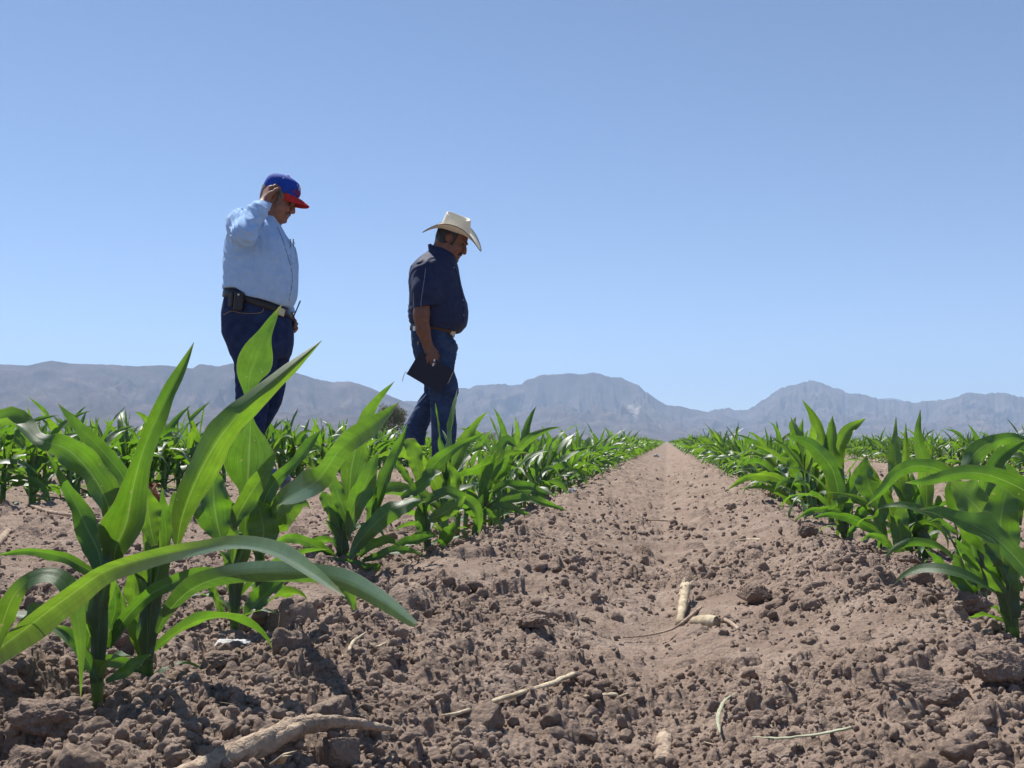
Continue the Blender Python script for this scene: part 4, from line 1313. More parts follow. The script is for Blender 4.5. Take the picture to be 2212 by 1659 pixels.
J = Solid((-.30, -.22, 0.0), (.20, .22, 1.04), .006)
J.loft(m2.tab(P2), .02, 0, 2.3)
add_leg(J, m2, LN2, .018); add_leg(J, m2, LF2, .018)
J.noise(folds(.005, [(m2.p(930, 765, -.08), .14, (.5, 0, 1), .045, .009), (m2.p(918, 860, .08), .10, (-.5, 0, .9), .034, .014), (m2.p(958, 860, -.08), .10, (.2, 0, 1), .035, .009), (m2.p(895, 930, .08), .10, (.3, 0, 1), .035, .008), (m2.p(958, 990, -.08), .09, (.1, 0, 1), .03, .009)]))
jean2 = mobj('jeans', *J.mesh(), None, M_JEANS2, r2)
plate('label_patch', box_geo(on_surf(m2, m2.tab(P2), 903, 741, .002), (.012, .004, .022), rot_z(-35)), M_STITCH, jean2)
belt2 = ring_band(m2, m2.tab(P2), [(886, 708.5), (910, 709), (940, 711), (965, 715), (990, 720)], .036, .004, M_BROWNL, 'belt', r2)
plate('buckle', box_geo(on_surf(m2, m2.tab(P2), 978, 719, .012), (.055, .012, .046), rot_z(58) @ rot_y(22), .22), M_GOLD, belt2)
plate('belt_tip', box_geo(on_surf(m2, m2.tab(P2), 895, 709.5, .008), (.026, .008, .032), rot_z(-48)), M_STEEL, belt2)
shoe(m2, 945, 1027, -.088, M_BLACK, r2, 4); shoe(m2, 866, 968, .088, M_SHOE, r2, 0, 52)
hair(m2, hc2, hm2, HS2, lambda U, V, W: hairline(U, V, W, -.055, .075), M_HAIRB, r2)
face_bits(Pm2, hm2, HS2, r2, M_HAIRB)

def build_hat(c, M, parent):
    W = lambda V: np.asarray(c) + np.asarray(V) @ M.T
    nt = 96
    th = np.linspace(0, 2 * np.pi, nt, endpoint=False)
    ct, st = np.cos(th), np.sin(th)
    def brim_z(f, t):
        c2, s2 = np.cos(t) ** 2, np.sin(t) ** 2
        return f ** 1.5 * (-.080 * c2 ** 1.2 + .050 * s2 ** 1.2) - .006 * f * (1 - f) * 4 * c2
    rows = []
    # underside, from inside out
    for f in np.linspace(0, 1, 14):
        rx, ry = .104 + (.214 - .104) * f, .086 + (.165 - .086) * f
        rows.append(np.stack([rx * ct, ry * st, brim_z(f, th)], 1))
    for f in np.linspace(1, 0, 14):
        rx, ry = .107 + (.2155 - .107) * f, .089 + (.1665 - .089) * f
        rows.append(np.stack([rx * ct, ry * st, brim_z(f, th) + .0035], 1))
    nb = len(rows)
    # crown wall, tapering, then the rolled rim and the dent
    def top_z(t): return .100 - .004 * np.cos(t) + .006 * np.cos(2 * t) + .011 * np.sin(t)
    for g in np.linspace(.08, 1, 9):
        s_ = 1 - .15 * g ** 1.6; sy = 1 - .20 * g ** 1.6
        rows.append(np.stack([.106 * s_ * ct - .004 * g, .088 * sy * st * (1 - .04 * g * np.maximum(ct, 0)), .0035 + (top_z(th) - .010) * g], 1))
    b = rows[-1]
    for ins, dz in ((.985, .006), (.945, .0098), (.89, .0085), (.83, .002), (.77, -.010), (.68, -.022), (.5, -.031), (.3, -.034), (.1, -.034)):
        rows.append(np.stack([b[:, 0] * ins - .004 * (1 - ins), b[:, 1] * ins, top_z(th) - .0065 + dz], 1))
    V = np.vstack(rows); n = len(rows)
    Q = grid_faces(n, nt, True)
    T = [((n - 1) * nt + j, (n - 1) * nt + (j + 1) % nt, len(V)) for j in range(nt)]
    V = np.vstack([V, [rows[-1].mean(0)]])
    hat = mobj('cowboy_hat', W(V), Q, T, M_HAT, parent)
    E = np.stack([.2155 * ct, .1665 * st, brim_z(1.0, th) + .0018], 1)
    tube(W(np.vstack([E, E[:1]])), .0030, 6, simple_mat('hat_edge', (.10, .07, .05), (.18, .13, .10), 60, .7, 0), 'brim_edge', hat, cap=False)
    return hat
build_hat(m2.p(983, 499, 0.0), rot_y(18) @ rot_x(17), r2)

# notebook and pen in his hand
nbc = m2.p(929.5, 804, -.235)
nb = thing('notebook', m2.world(nbc), YAW, 'black notebook with ribbon markers carried in the right hand of the man in the hat', 'notebook')
NM = rot_z(4) @ rot_y(30.5) @ rot_z(0)
plate('cover', merge_geo([box_geo(NM @ np.array((0, -.0085, 0)), (.262, .004, .184), NM, .3), box_geo(NM @ np.array((0, .0085, 0)), (.262, .004, .184), NM, .3), box_geo(NM @ np.array((0, 0, -.090)), (.262, .017, .004), NM, .3)]), M_BOOK, nb)
plate('pages', box_geo(NM @ np.array((0, 0, .001)), (.254, .0125, .176), NM, .1), M_PAGES, nb)
a0 = NM @ np.array((-.131, 0, -.088)); b0 = NM @ np.array((.131, 0, .088))
tube(cr([a0, a0 + (-.008, 0, .012), a0 + (-.022, .004, -.02), a0 + (-.030, .0, -.052)], 12), .0022, 6, M_STRAW, 'ribbon', nb)
tube(cr([b0, b0 + (-.008, -.012, -.02), b0 + (-.030, -.013, -.070), b0 + (-.04, -.013, -.085)], 12), .0022, 6, M_STRAW, 'ribbon', nb)
pn = thing('pen', m2.world(m2.p(937, 783, -.264)), YAW, 'white pen held between the fingers against the black notebook', 'pen')
PM = rot_y(14)
tube([PM @ np.array((0, 0, z)) for z in (-.026, -.020, .018, .024)], [.0035, .0062, .0062, .004], 10, M_WHITE, 'barrel', pn)
tube([PM @ np.array((0, 0, z)) for z in (-.004, .006)], [.0068, .0068], 10, M_RADIO, 'grip', pn)

# ------------------------------------------------------------------ corn
def leaf_geo(P, hw, Sd, fold=.25, wave=.0, wf=3.0, ph=0.0, nc=7):
    P = np.asarray(P); n = len(P)
    T = np.gradient(P, axis=0); T /= np.linalg.norm(T, axis=1)[:, None] + 1e-12
    Sd = Sd - T * (Sd * T).sum(1)[:, None]; Sd /= np.linalg.norm(Sd, axis=1)[:, None] + 1e-12
    N = np.cross(Sd, T)
    u = np.linspace(-1, 1, nc); v = np.linspace(0, 1, n)
    hw = np.asarray(hw); fold = np.broadcast_to(np.asarray(fold, float), (n,))
    sg = np.sign(u)[None, :]
    rip = wave * (np.sin(2 * np.pi * (wf * v[:, None] + ph + .35 * sg)) + .55 * np.sin(2 * np.pi * (2.37 * wf * v[:, None] + 3.1 * ph - .21 * sg)) + .5 * np.sin(2 * np.pi * (.61 * wf * v[:, None] + 5.3 * ph + .4 * sg))) * (np.abs(u)[None, :] ** 1.8)
    up = fold[:, None] * np.abs(u)[None, :] ** 1.25 + rip
    k1, k2 = 7 + 6 * np.modf(ph * 7.3)[0], 19 + 9 * np.modf(ph * 3.1)[0]
    edge = 1 + np.abs(u)[None, :] ** 2 * (.035 * np.sin(k1 * v[:, None] * 2 + ph * 9 + 2.0 * sg) + .02 * np.sin(k2 * v[:, None] * 2 + 2.4 * sg))
    hw2 = hw[:, None] * edge
    V = P[:, None, :] + (u[None, :] * hw2)[:, :, None] * Sd[:, None, :] * np.sqrt(np.maximum(1 - fold[:, None, None] ** 2 * .35, .3)) + (up * hw[:, None])[:, :, None] * N[:, None, :]
    uv = np.stack(np.broadcast_arrays((u[None, :] + 1) / 2, v[:, None]), -1)
    return V.reshape(-1, 3), grid_faces(n, nc), uv.reshape(-1, 2)

ZC = {'D': (0, 1, 0), 'Z': (0, .52089, 707), 'S': (549.9, .42614, 785.5), 'Q': (392.75, .30768, 824.8), 'E': (824.8, .21306, 879.8), 'G': (1571.0, .31716, 848.3), 'N': (0, .18937, 848.3)}
CP = np.array((0, 0, HC))

def traced_leaf(parent, base, zc, pts, d, twist=(0, 0), bow=0.0, d1=None, fold=.52, wave=.15, wf=2.6, n=32, name='leaf'):
    "a leaf that runs through the given photo points (x, y, half width) at depth d, with its own bow in depth"
    ox, s, oy = ZC[zc]
    A = cr(np.array([(ox + s * x, oy + s * y, s * w) for x, y, w in pts], float), n)
    v = np.linspace(0, 1, n)
    dd = d + ((d1 if d1 is not None else d) - d) * v + bow * np.sin(math.pi * v)
    P = np.stack([at(a[0], a[1], q) for a, q in zip(A, dd)])
    T = np.gradient(P, axis=0); T /= np.linalg.norm(T, axis=1)[:, None] + 1e-12
    vw = CP - P; vw /= np.linalg.norm(vw, axis=1)[:, None]
    S0 = np.cross(T, vw); S0 /= np.linalg.norm(S0, axis=1)[:, None]
    N0 = np.cross(S0, T)
    tw = np.interp(v, np.linspace(0, 1, len(twist)), twist)
    q1, q2 = rng.random(2) * 6.283
    tw = np.radians(tw + 11 * np.sin(v * 9 + q1) + 8 * np.sin(v * 17 + q2))
    A[:, 2] *= 1 + .03 * np.sin(v * 11 + q2) + .015 * np.sin(v * 23 + q1)
    Sd = np.cos(tw)[:, None] * S0 + np.sin(tw)[:, None] * N0
    hw = np.maximum(A[:, 2], .4) / FOC * dd / np.maximum(np.cos(tw), .35)
    V, Q, uv = leaf_geo(P, hw, Sd, fold, wave, wf, rng.random(), 9)
    return mobj(name, V - base, Q, None, M_LEAF, parent, uv=uv)

# ---- grown plants for the rest of the field
LEN = [.09, .16, .23, .29, .32, .31, .26, .18]
HWD = [.0085, .0125, .0165, .0195, .0205, .019, .015, .010]
EL0 = [28, 35, 43, 52, 60, 68, 76, 84]
BND = [75, 95, 115, 115, 100, 72, 40, 16]

def grown(seed, nseg, nc, nleaf=8, wmul=1.0, split=False):
    r = np.random.default_rng(seed)
    out = []
    plane = r.uniform(0, math.pi)
    lean = r.normal(0, .06, 2)
    for i in range(8 - nleaf, 8):
        z0 = .012 + .020 * i * r.uniform(.85, 1.15)
        az = plane + math.pi * (i % 2) + r.normal(0, .35)
        L = LEN[i] * r.uniform(.78, 1.22); e0 = R(EL0[i] + r.normal(0, 9)); bd = R(max(BND[i] * r.uniform(.40, 1.45), 4))
        n = nseg
        t = np.linspace(0, 1, n)
        el = e0 - bd * t ** 1.6
        yaw = az + r.normal(0, .6) * t ** 1.5
        ds = L / (n - 1)
        d = np.stack([np.cos(el) * np.cos(yaw), np.cos(el) * np.sin(yaw), np.sin(el)], 1)
        P = np.vstack([[0, 0, 0], np.cumsum((d[1:] + d[:-1]) / 2 * ds, 0)]) + np.array((lean[0] * z0, lean[1] * z0, z0))
        side = np.stack([-np.sin(yaw), np.cos(yaw), 0 * t], 1)
        nrm = np.cross(side, d)
        tw = r.normal(0, .35) + r.normal(0, 1.1) * t ** 1.2
        side = np.cos(tw)[:, None] * side + np.sin(tw)[:, None] * nrm
        hw = HWD[i] * r.uniform(.78, 1.1) * wmul * np.interp(t, [0, .08, .22, .42, .62, .82, .94, 1], [.50, .62, .86, 1, .88, .48, .17, .01])
        fold = -np.interp(t, [0, .15, .5, 1], [1.0, .6, .3, .25]) * r.uniform(.7, 1.2)
        out.append(leaf_geo(P, hw, side, fold, .34 * r.random() + .06, r.uniform(1.2, 3.2), r.random(), nc))
    hs = .155
    stem = tube([(0, 0, -.02), (0, 0, .04), (lean[0] * .1, lean[1] * .1, .1), (lean[0] * hs, lean[1] * hs, hs)], [.0075, .0095, .0105, .0065], 8, name=None)
    return out, stem

GROUP = 'young corn plants growing in rows'
HERO_POS = []
def hero(zc, base, stem, leaves, label, d=None, sink=.012):
    ox, s, oy = ZC[zc]
    bx, by = ox + s * base[0], oy + s * base[1]
    if d is None:
        g = ground_at(bx, by, 0.0); d = depth_of(g)
    b = at(bx, by, d)
    b[2] = min(b[2], float(ground_z(b[0], b[1])[0]) + .004) - sink
    HERO_POS.append(b)
    root = thing('corn_plant', b, 0, label, 'corn plant', GROUP)
    if stem:
        A = cr(np.array([(ox + s * x, oy + s * y, s * w) for x, y, w in stem], float), 14)
        P = np.stack([at(a[0], a[1], d) for a in A]); P[0] = b
        tp = np.interp(np.linspace(0, 1, 14), [0, .6, 1], [1, .9, .22])
        tube(P - b, A[:, 2] / FOC * d * tp * .84, 12, M_STEM, 'stem', root)
        low, _s = grown(3000 + len(HERO_POS), 16, 7)          # low blades close to the soil
        for v_, q_, u_ in (low[0:3] if bx > 0 else []):
            mobj('leaf', v_ * .62 + np.array((0, 0, .012)), q_, None, M_LEAF, root, uv=u_)
    if stem:
        B = np.array(stem, float); top = B[-1]
        for sd, f0, f1, out in ((-1, 0.0, .62, .9), (1, .12, .80, .7), (-1, .3, 1.0, .5)):
            q = np.stack([np.interp([f0, f0 + (f1 - f0) * .5, f1], np.linspace(0, 1, len(B)), B[:, j]) for j in range(3)], 1)
            L_ = [(q[0, 0], q[0, 1], q[0, 2] * .9), (q[1, 0] + sd * q[1, 2] * .15, q[1, 1], q[1, 2] * .95), (q[2, 0] + sd * q[2, 2] * .55, q[2, 1], q[2, 2] * .62), (q[2, 0] + sd * q[2, 2] * (.9 + out), q[2, 1] - q[2, 2] * 1.1, 2)]
            traced_leaf(root, b, zc, L_, d - B[:, 2].mean() * s / FOC * d * 1.02, (0, 15 * sd), fold=-.75, wave=.06, n=18, name='sheath')
    for L in leaves:
        kw = L[2] if len(L) > 2 else {}
        zz = kw.pop('zc', zc) if 'zc' in kw else zc
        traced_leaf(root, b, zz, L[0], d + L[1], **kw)
    return root

hero('Z', (405, 1475), [(405, 1475, 26), (408, 1330, 36), (410, 1180, 42), (420, 1040, 50), (440, 930, 42)], [
    ([(425, 1030, 20), (408, 930, 52), (362, 835, 48), (318, 740, 34), (262, 640, 18), (190, 512, 2)], -.03, dict(bow=.02, fold=.3, twist=(10, -20))),
    ([(470, 1010, 28), (480, 920, 45), (525, 810, 88), (545, 700, 66), (570, 590, 48), (605, 480, 42), (650, 375, 40), (695, 285, 32), (748, 190, 24), (804, 62, 1)], -.01, dict(bow=-.03, fold=.70, twist=(0, 5, -10, 5, 0), wave=.12, wf=2)),
    ([(545, 800, 25), (520, 640, 30), (450, 540, 31), (370, 455, 29), (305, 390, 20), (240, 316, 1)], .05, dict(twist=(0, 10), fold=.2)),
    ([(470, 830, 25), (440, 720, 48), (395, 630, 55), (335, 555, 60), (270, 500, 56), (195, 478, 40), (140, 455, 34), (85, 408, 36), (20, 390, 30), (-60, 420, 12)], .03, dict(twist=(-30, -45, -25, 10, -35, -40, -30), fold=.3, wave=.28, wf=2.6, bow=-.03)),
    ([(395, 1020, 20), (330, 985, 22), (260, 950, 24), (180, 932, 18), (90, 928, 13), (-10, 945, 3)], .02, dict(twist=(20, 30))),
    ([(400, 1462, 10), (370, 1390, 24), (325, 1315, 24), (275, 1260, 18), (213, 1230, 2)], -.04, dict(twist=(0, 20))),
    ([(440, 1470, 8), (500, 1440, 22), (565, 1395, 24), (627, 1358, 3)], -.05, dict(twist=(10, 25))),
    ([(355, 1350, 10), (372, 1270, 20), (368, 1180, 20), (360, 1090, 10)], .02),
    ([(640, 905, 12), (620, 800, 48), (610, 720, 40), (605, 660, 6)], .05, dict(fold=.3)),
    ([(455, 1250, 12), (480, 1160, 26), (475, 1090, 20), (470, 1040, 6)], .03),
], 'tall corn plant nearest the camera, its upright leaf ending left of the blue-capped man', sink=.02)

hero('Z', (610, 1400), [(610, 1400, 24), (618, 1250, 44), (625, 1120, 52), (640, 980, 56), (650, 880, 45)], [
    ([(735, 900, 14), (752, 800, 46), (790, 690, 66), (845, 570, 70), (915, 455, 66), (1005, 345, 56), (1100, 255, 44), (1190, 180, 33), (1270, 110, 16), (1335, 54, 1)], -.05, dict(fold=-.72, bow=-.05, twist=(0, -10, 10, 5, 0), wave=.08)),
    ([(730, 905, 8), (722, 830, 26), (718, 750, 22), (722, 680, 5)], .02),
    ([(650, 1270, 12), (690, 1190, 26), (790, 1090, 42), (930, 1035, 45), (1075, 1018, 44), (1215, 1022, 44), (1350, 1035, 42), (1480, 1078, 42), (1605, 1150, 34), (1690, 1212, 22), (1757, 1252, 2)], -.12, dict(d1=-.0, fold=-.5, twist=(0, -20, -30, -22, -10, 0), wave=.10, bow=-.05)) ,
    ([(455, 1330, 8), (480, 1270, 24), (530, 1195, 28), (620, 1110, 32), (730, 1055, 30), (850, 1020, 22), (940, 1000, 3)], -.07, dict(twist=(20, 0, 30))),
    ([(585, 1370, 10), (570, 1300, 22), (535, 1210, 24), (490, 1110, 20), (470, 1060, 5)], .01, dict(twist=(0, 25))),
    ([(690, 930, 12), (688, 840, 24), (680, 760, 20), (673, 665, 2)], .0, dict(fold=.3)),
    ([(665, 1040, 28), (655, 930, 50), (640, 830, 50), (600, 720, 24), (595, 660, 3)], .02, dict(fold=.35)),
    ([(590, 1250, 10), (560, 1140, 28), (560, 1060, 30), (580, 980, 18)], .03, dict(twist=(30, 20))),
], 'corn plant whose broad leaf slants across the legs of the blue-capped man', sink=.02)

hero('Q', (370, 1660), [(370, 1660, 34), (372, 1500, 52), (375, 1330, 62), (390, 1180, 75), (410, 1060, 75)], [
    ([(440, 1120, 40), (450, 900, 50), (460, 760, 62), (463, 680, 115), (468, 590, 155), (472, 500, 160), (478, 400, 105), (482, 310, 45), (484, 240, 16), (478, 160, 22), (470, 60, 40), (478, -50, 96), (508, -130, 122), (540, -220, 105), (585, -330, 50), (640, -440, 26), (700, -540, 2)], .02, dict(n=46, fold=.16, wave=.05, twist=(0, 0, 0, 5, 0))),
    ([(280, 1120, 22), (250, 1000, 110), (228, 860, 142), (222, 740, 95), (216, 640, 40), (214, 555, 3)], -.03, dict(twist=(5, 25, 10), fold=.14)),
    ([(370, 1030, 14), (400, 930, 52), (480, 790, 70), (560, 670, 58), (620, 570, 32), (667, 488, 2)], -.05, dict(fold=.4)),
    ([(560, 900, 45), (600, 790, 62), (680, 670, 42), (780, 590, 38), (880, 460, 40), (980, 333, 2)], .0, dict(fold=.3, twist=(0, 30, 10))),
    ([(560, 1130, 30), (640, 1010, 72), (720, 930, 76), (800, 870, 50), (860, 845, 25), (902, 892, 2)], -.02, dict(fold=-.3, twist=(10, 25))),
    ([(560, 1160, 70), (575, 1050, 108), (560, 950, 100), (530, 860, 45), (510, 820, 8)], -.04, dict(fold=.2)),
    ([(630, 930, 18), (655, 860, 36), (662, 800, 28), (655, 745, 5)], .03, dict(twist=(40, 50))),
    ([(600, 960, 16), (690, 850, 38), (790, 795, 60), (885, 745, 84), (965, 680, 88), (1035, 585, 72), (1105, 480, 70), (1210, 385, 76), (1330, 305, 72), (1420, 240, 42), (1528, 142, 2)], .01, dict(d1=.12, n=40, fold=.36, twist=(50, 45, 35, -15, -15, -5, 0), wave=.15)),
    ([(1060, 1300, 20), (1085, 1380, 46), (1135, 1445, 50), (1180, 1520, 36), (1205, 1605, 8)], -.06, dict(twist=(35, 30))),
    ([(300, 1640, 10), (250, 1530, 26), (200, 1440, 26), (150, 1360, 8)], .02),
    ([(270, 1640, 6), (250, 1560, 16), (240, 1480, 14), (230, 1420, 3)], -.02),
    ([(440, 1650, 10), (520, 1560, 60), (620, 1470, 62), (760, 1380, 10)], .05, dict(twist=(30, 40))),
], 'corn plant with one tall pointed blade rising in front of the blue-capped man')

hero('Q', (545, 1590), [(545, 1590, 24), (548, 1470, 36), (552, 1330, 42), (556, 1230, 40)], [
    ([(556, 1240, 30), (600, 1120, 45), (690, 1010, 40), (760, 960, 30), (800, 975, 3)], .0, dict(twist=(20, 30))),
    ([(556, 1260, 26), (520, 1120, 44), (500, 980, 34), (505, 900, 3)], .02),
    ([(545, 1500, 10), (610, 1430, 24), (680, 1420, 22), (740, 1470, 3)], .02),
], 'small corn plant half hidden behind the two arching foreground leaves')

hero('Z', (-70, 1480), [(-70, 1480, 26), (-66, 1300, 40), (-60, 1150, 40)], [
    ([(-90, 1420, 30), (0, 1330, 56), (90, 1262, 57), (190, 1185, 57), (300, 1105, 56), (430, 1015, 47), (560, 968, 40), (700, 938, 35), (830, 918, 32), (950, 905, 30), (1080, 920, 33), (1200, 965, 36), (1310, 1030, 28), (1380, 1080, 16), (1432, 1118, 1)], -.05, dict(d1=.02, n=48, fold=.60, bow=-.06, twist=(-10, -25, -20, -15, 15, 35, 30), wave=.10, wf=3)),
    ([(-20, 1330, 20), (20, 1200, 38), (60, 1110, 36), (120, 1052, 32), (190, 1030, 30), (255, 1050, 34), (300, 1120, 36), (325, 1220, 30), (336, 1340, 18), (336, 1440, 8), (334, 1542, 1)], -.20, dict(n=40, fold=.14, twist=(0, -10, 30, 40, 15, 0, 10), wave=.05)),
    ([(-60, 1330, 20), (-20, 1250, 50), (10, 1190, 48), (30, 1120, 20)], -.02),
    ([(60, 1290, 16), (130, 1240, 40), (190, 1195, 34), (235, 1205, 3)], .05, dict(twist=(40, 40))),
], 'corn plant cut off at the frame edge, sending a long leaf across the foreground', d=.86)

hero('Q', (1130, 1250), [(1130, 1250, 32), (1125, 1130, 50), (1115, 1020, 62), (1110, 940, 60)], [
    ([(1150, 960, 45), (1175, 780, 55), (1190, 620, 72), (1215, 500, 82), (1245, 390, 58), (1270, 300, 44), (1310, 215, 42), (1380, 115, 27), (1493, -3, 1)], .03, dict(n=34, fold=.2)),
    ([(1250, 900, 30), (1275, 720, 36), (1285, 560, 38), (1280, 450, 20)], .05),
    ([(1168, 1100, 10), (1198, 950, 48), (1255, 790, 76), (1315, 650, 60), (1350, 560, 34), (1377, 487, 2)], -.04, dict(fold=.34)),
    ([(1165, 980, 24), (1120, 850, 48), (1065, 710, 40), (1040, 610, 6)], -.02, dict(fold=.3)),
    ([(1100, 990, 44), (1045, 880, 50), (1000, 800, 36), (985, 770, 4)], .0, dict(fold=.3)),
    ([(1350, 930, 26), (1400, 760, 46), (1480, 585, 40), (1540, 430, 28), (1582, 295, 2)], .06, dict(twist=(20, 40, 30))),
    ([(1320, 1000, 24), (1330, 880, 40), (1345, 760, 30), (1360, 690, 4)], .05),
    ([(1172, 1250, 10), (1225, 1150, 42), (1325, 1030, 64), (1440, 925, 66), (1560, 865, 54), (1640, 842, 30), (1712, 838, 2)], -.07, dict(fold=-.25, twist=(10, 25))),
    ([(1090, 1245, 12), (1020, 1195, 42), (930, 1145, 42), (850, 1108, 36), (740, 1095, 30), (638, 1126, 2)], -.02, dict(twist=(15, 35, 10), fold=.3)),
    ([(1250, 1225, 16), (1340, 1150, 34), (1440, 1115, 30), (1545, 1155, 3)], .0, dict(twist=(20, 30))),
    ([(1270, 1260, 12), (1390, 1220, 30), (1540, 1185, 26), (1700, 1208, 2)], -.04, dict(twist=(20, 35))),
    ([(1450, 1180, 14), (1560, 1140, 32), (1680, 1105, 32), (1790, 1078, 3)], .06, dict(twist=(20, 30))),
    ([(1050, 1240, 8), (1180, 1262, 16), (1280, 1285, 12), (1355, 1306, 2)], -.07, dict(twist=(20, 30))),
    ([(1250, 1280, 12), (1300, 1310, 40), (1370, 1300, 32), (1400, 1280, 4)], -.02),
], 'corn plant standing alone after the gap in the row, seen below the mesquite tree')

hero('E', (462, 1450), [(462, 1450, 40), (450, 1250, 50), (430, 1050, 55), (400, 900, 50)], [
    ([(395, 900, 20), (380, 780, 26), (368, 640, 62), (340, 500, 80), (312, 400, 74), (300, 340, 60), (298, 312, 40)], .0, dict(fold=.18, twist=(0, 20), wave=.2, wf=3)),
    ([(430, 800, 20), (480, 660, 56), (570, 540, 70), (680, 455, 56), (780, 395, 34), (900, 330, 28), (1062, 252, 2)], .04, dict(fold=.3)),
    ([(200, 925, 20), (330, 850, 56), (440, 760, 60), (530, 690, 54), (606, 655, 3)], -.05, dict(fold=.3, twist=(20, 50))),
    ([(440, 980, 30), (560, 910, 58), (690, 890, 60), (810, 910, 54), (900, 960, 58), (960, 1050, 50), (985, 1160, 34), (986, 1290, 3)], -.08, dict(n=34, twist=(30, 35, 10, 30, 20))),
    ([(470, 1140, 30), (580, 1100, 74), (690, 1030, 76), (790, 950, 50), (850, 900, 6)], -.10, dict(fold=-.3)),
    ([(60, 1480, 10), (200, 1400, 44), (330, 1345, 44), (450, 1305, 36), (555, 1288, 3)], -.06, dict(twist=(25, 35))),
    ([(330, 810, 20), (240, 690, 40), (180, 600, 34), (150, 530, 5)], .03),
    ([(430, 1300, 30), (400, 1200, 56), (370, 1100, 44), (350, 1030, 6)], -.02),
    ([(560, 1430, 20), (640, 1330, 66), (700, 1240, 60), (730, 1160, 8)], .03),
    ([(700, 1000, 24), (740, 850, 50), (740, 720, 56), (690, 600, 30), (670, 540, 4)], .06),
], 'corn plant with a torn pale upright leaf in front of the walking man')

hero('E', (960, 1290), [(960, 1290, 20), (1010, 1130, 40), (1040, 950, 50), (1060, 800, 48)], [
    ([(1190, 420, 30), (1180, 500, 56), (1060, 570, 66), (930, 625, 50), (780, 680, 22), (640, 725, 12), (552, 748, 2)], .0, dict(fold=.3, twist=(40, 40, 30))),
    ([(1060, 900, 25), (1100, 700, 60), (1190, 520, 70), (1240, 400, 66), (1280, 345, 60), (1370, 400, 3)], .06, dict(twist=(0, 20, 40))),
    ([(1040, 1040, 16), (1160, 985, 38), (1300, 948, 46), (1460, 945, 44), (1640, 970, 34), (1760, 1010, 20), (1885, 1052, 2)], -.04, dict(twist=(25, 35, 20))),
    ([(1040, 1050, 12), (1180, 1010, 34), (1300, 1020, 38), (1400, 1060, 28), (1508, 1100, 2)], -.08, dict(twist=(25, 40))),
    ([(1000, 1060, 16), (1060, 1050, 30), (1110, 1090, 30), (1140, 1150, 22), (1135, 1220, 3)], -.1),
    ([(1000, 1040, 20), (1020, 880, 44), (1060, 700, 50), (1110, 560, 36), (1150, 440, 4)], -.02),
    ([(920, 1300, 10), (960, 1180, 40), (1030, 1080, 34), (1050, 1010, 6)], -.1),
    ([(980, 980, 14), (930, 900, 36), (890, 860, 30), (850, 840, 4)], .02),
    ([(1090, 880, 20), (1200, 820, 44), (1340, 800, 48), (1500, 810, 44), (1600, 860, 26), (1700, 890, 4)], .12, dict(twist=(25, 40))),
    ([(1120, 760, 24), (1240, 640, 56), (1270, 560, 50), (1310, 480, 8)], .08),
], 'corn plant left of the furrow with low leaves fanned over its bare edge')

# right-hand row
hero('G', (1945, 1600), [(1945, 1600, 50), (1920, 1430, 66), (1895, 1270, 92), (1880, 1120, 96)], [
    ([(1880, 1180, 70), (1865, 1030, 112), (1862, 880, 116), (1885, 740, 100), (1915, 620, 60), (1940, 540, 8)], -.02, dict(fold=.16)),
    ([(2150, 760, 50), (2021, 665, 72), (1890, 600, 66), (1760, 555, 54), (1620, 545, 50), (1480, 570, 42), (1330, 608, 24), (1214, 612, 2)], -.16, dict(n=38, fold=-.3, twist=(10, 25, 15, 10), wave=.07)),
    ([(2110, 1330, 30), (2021, 1190, 60), (1925, 1080, 66), (1825, 990, 70), (1700, 915, 66), (1560, 852, 54), (1430, 812, 34), (1308, 795, 2)], -.18, dict(n=36, fold=.25, twist=(-20, -45, -40), wave=.14)),
    ([(1870, 1060, 50), (1790, 890, 95), (1700, 780, 112), (1600, 680, 80), (1515, 590, 4)], .04, dict(twist=(-25, -42, -30), fold=.14)),
    ([(1840, 1120, 50), (1680, 940, 74), (1570, 800, 64), (1515, 690, 34), (1502, 600, 3)], .06, dict(fold=.3)),
    ([(1960, 900, 40), (1970, 700, 50), (1940, 560, 40), (1900, 470, 4)], .06),
    ([(1990, 1350, 30), (1985, 1240, 50), (2005, 1150, 50), (2030, 1060, 10)], -.05, dict(twist=(30, 40))),
], 'large corn plant with a broad bright upright leaf, first right of the furrow')

hero('G', (1735, 1420), [(1735, 1420, 40), (1715, 1260, 66), (1695, 1100, 80), (1680, 980, 70)], [
    ([(1700, 1400, 24), (1610, 1300, 48), (1535, 1210, 44), (1450, 1135, 28), (1353, 1071, 2)], -.06, dict(twist=(20, 45))),
    ([(1690, 1370, 30), (1620, 1270, 58), (1590, 1185, 50), (1555, 1095, 14)], -.08, dict(twist=(40, 30))),
    ([(1735, 1330, 16), (1690, 1210, 34), (1625, 1090, 34), (1545, 990, 4)], -.05, dict(fold=.3)),
    ([(1600, 560, 20), (1660, 450, 60), (1740, 370, 62), (1850, 325, 44), (1960, 305, 34), (2080, 320, 4)], .1, dict(fold=-.3)),
    ([(1690, 1000, 40), (1760, 640, 56), (1830, 480, 56), (1920, 390, 44), (2040, 320, 4)], .14),
    ([(1560, 960, 16), (1480, 890, 20), (1430, 870, 14), (1380, 880, 2)], -.02),
], 'corn plant with a short pale folded lower leaf, second right of the furrow')

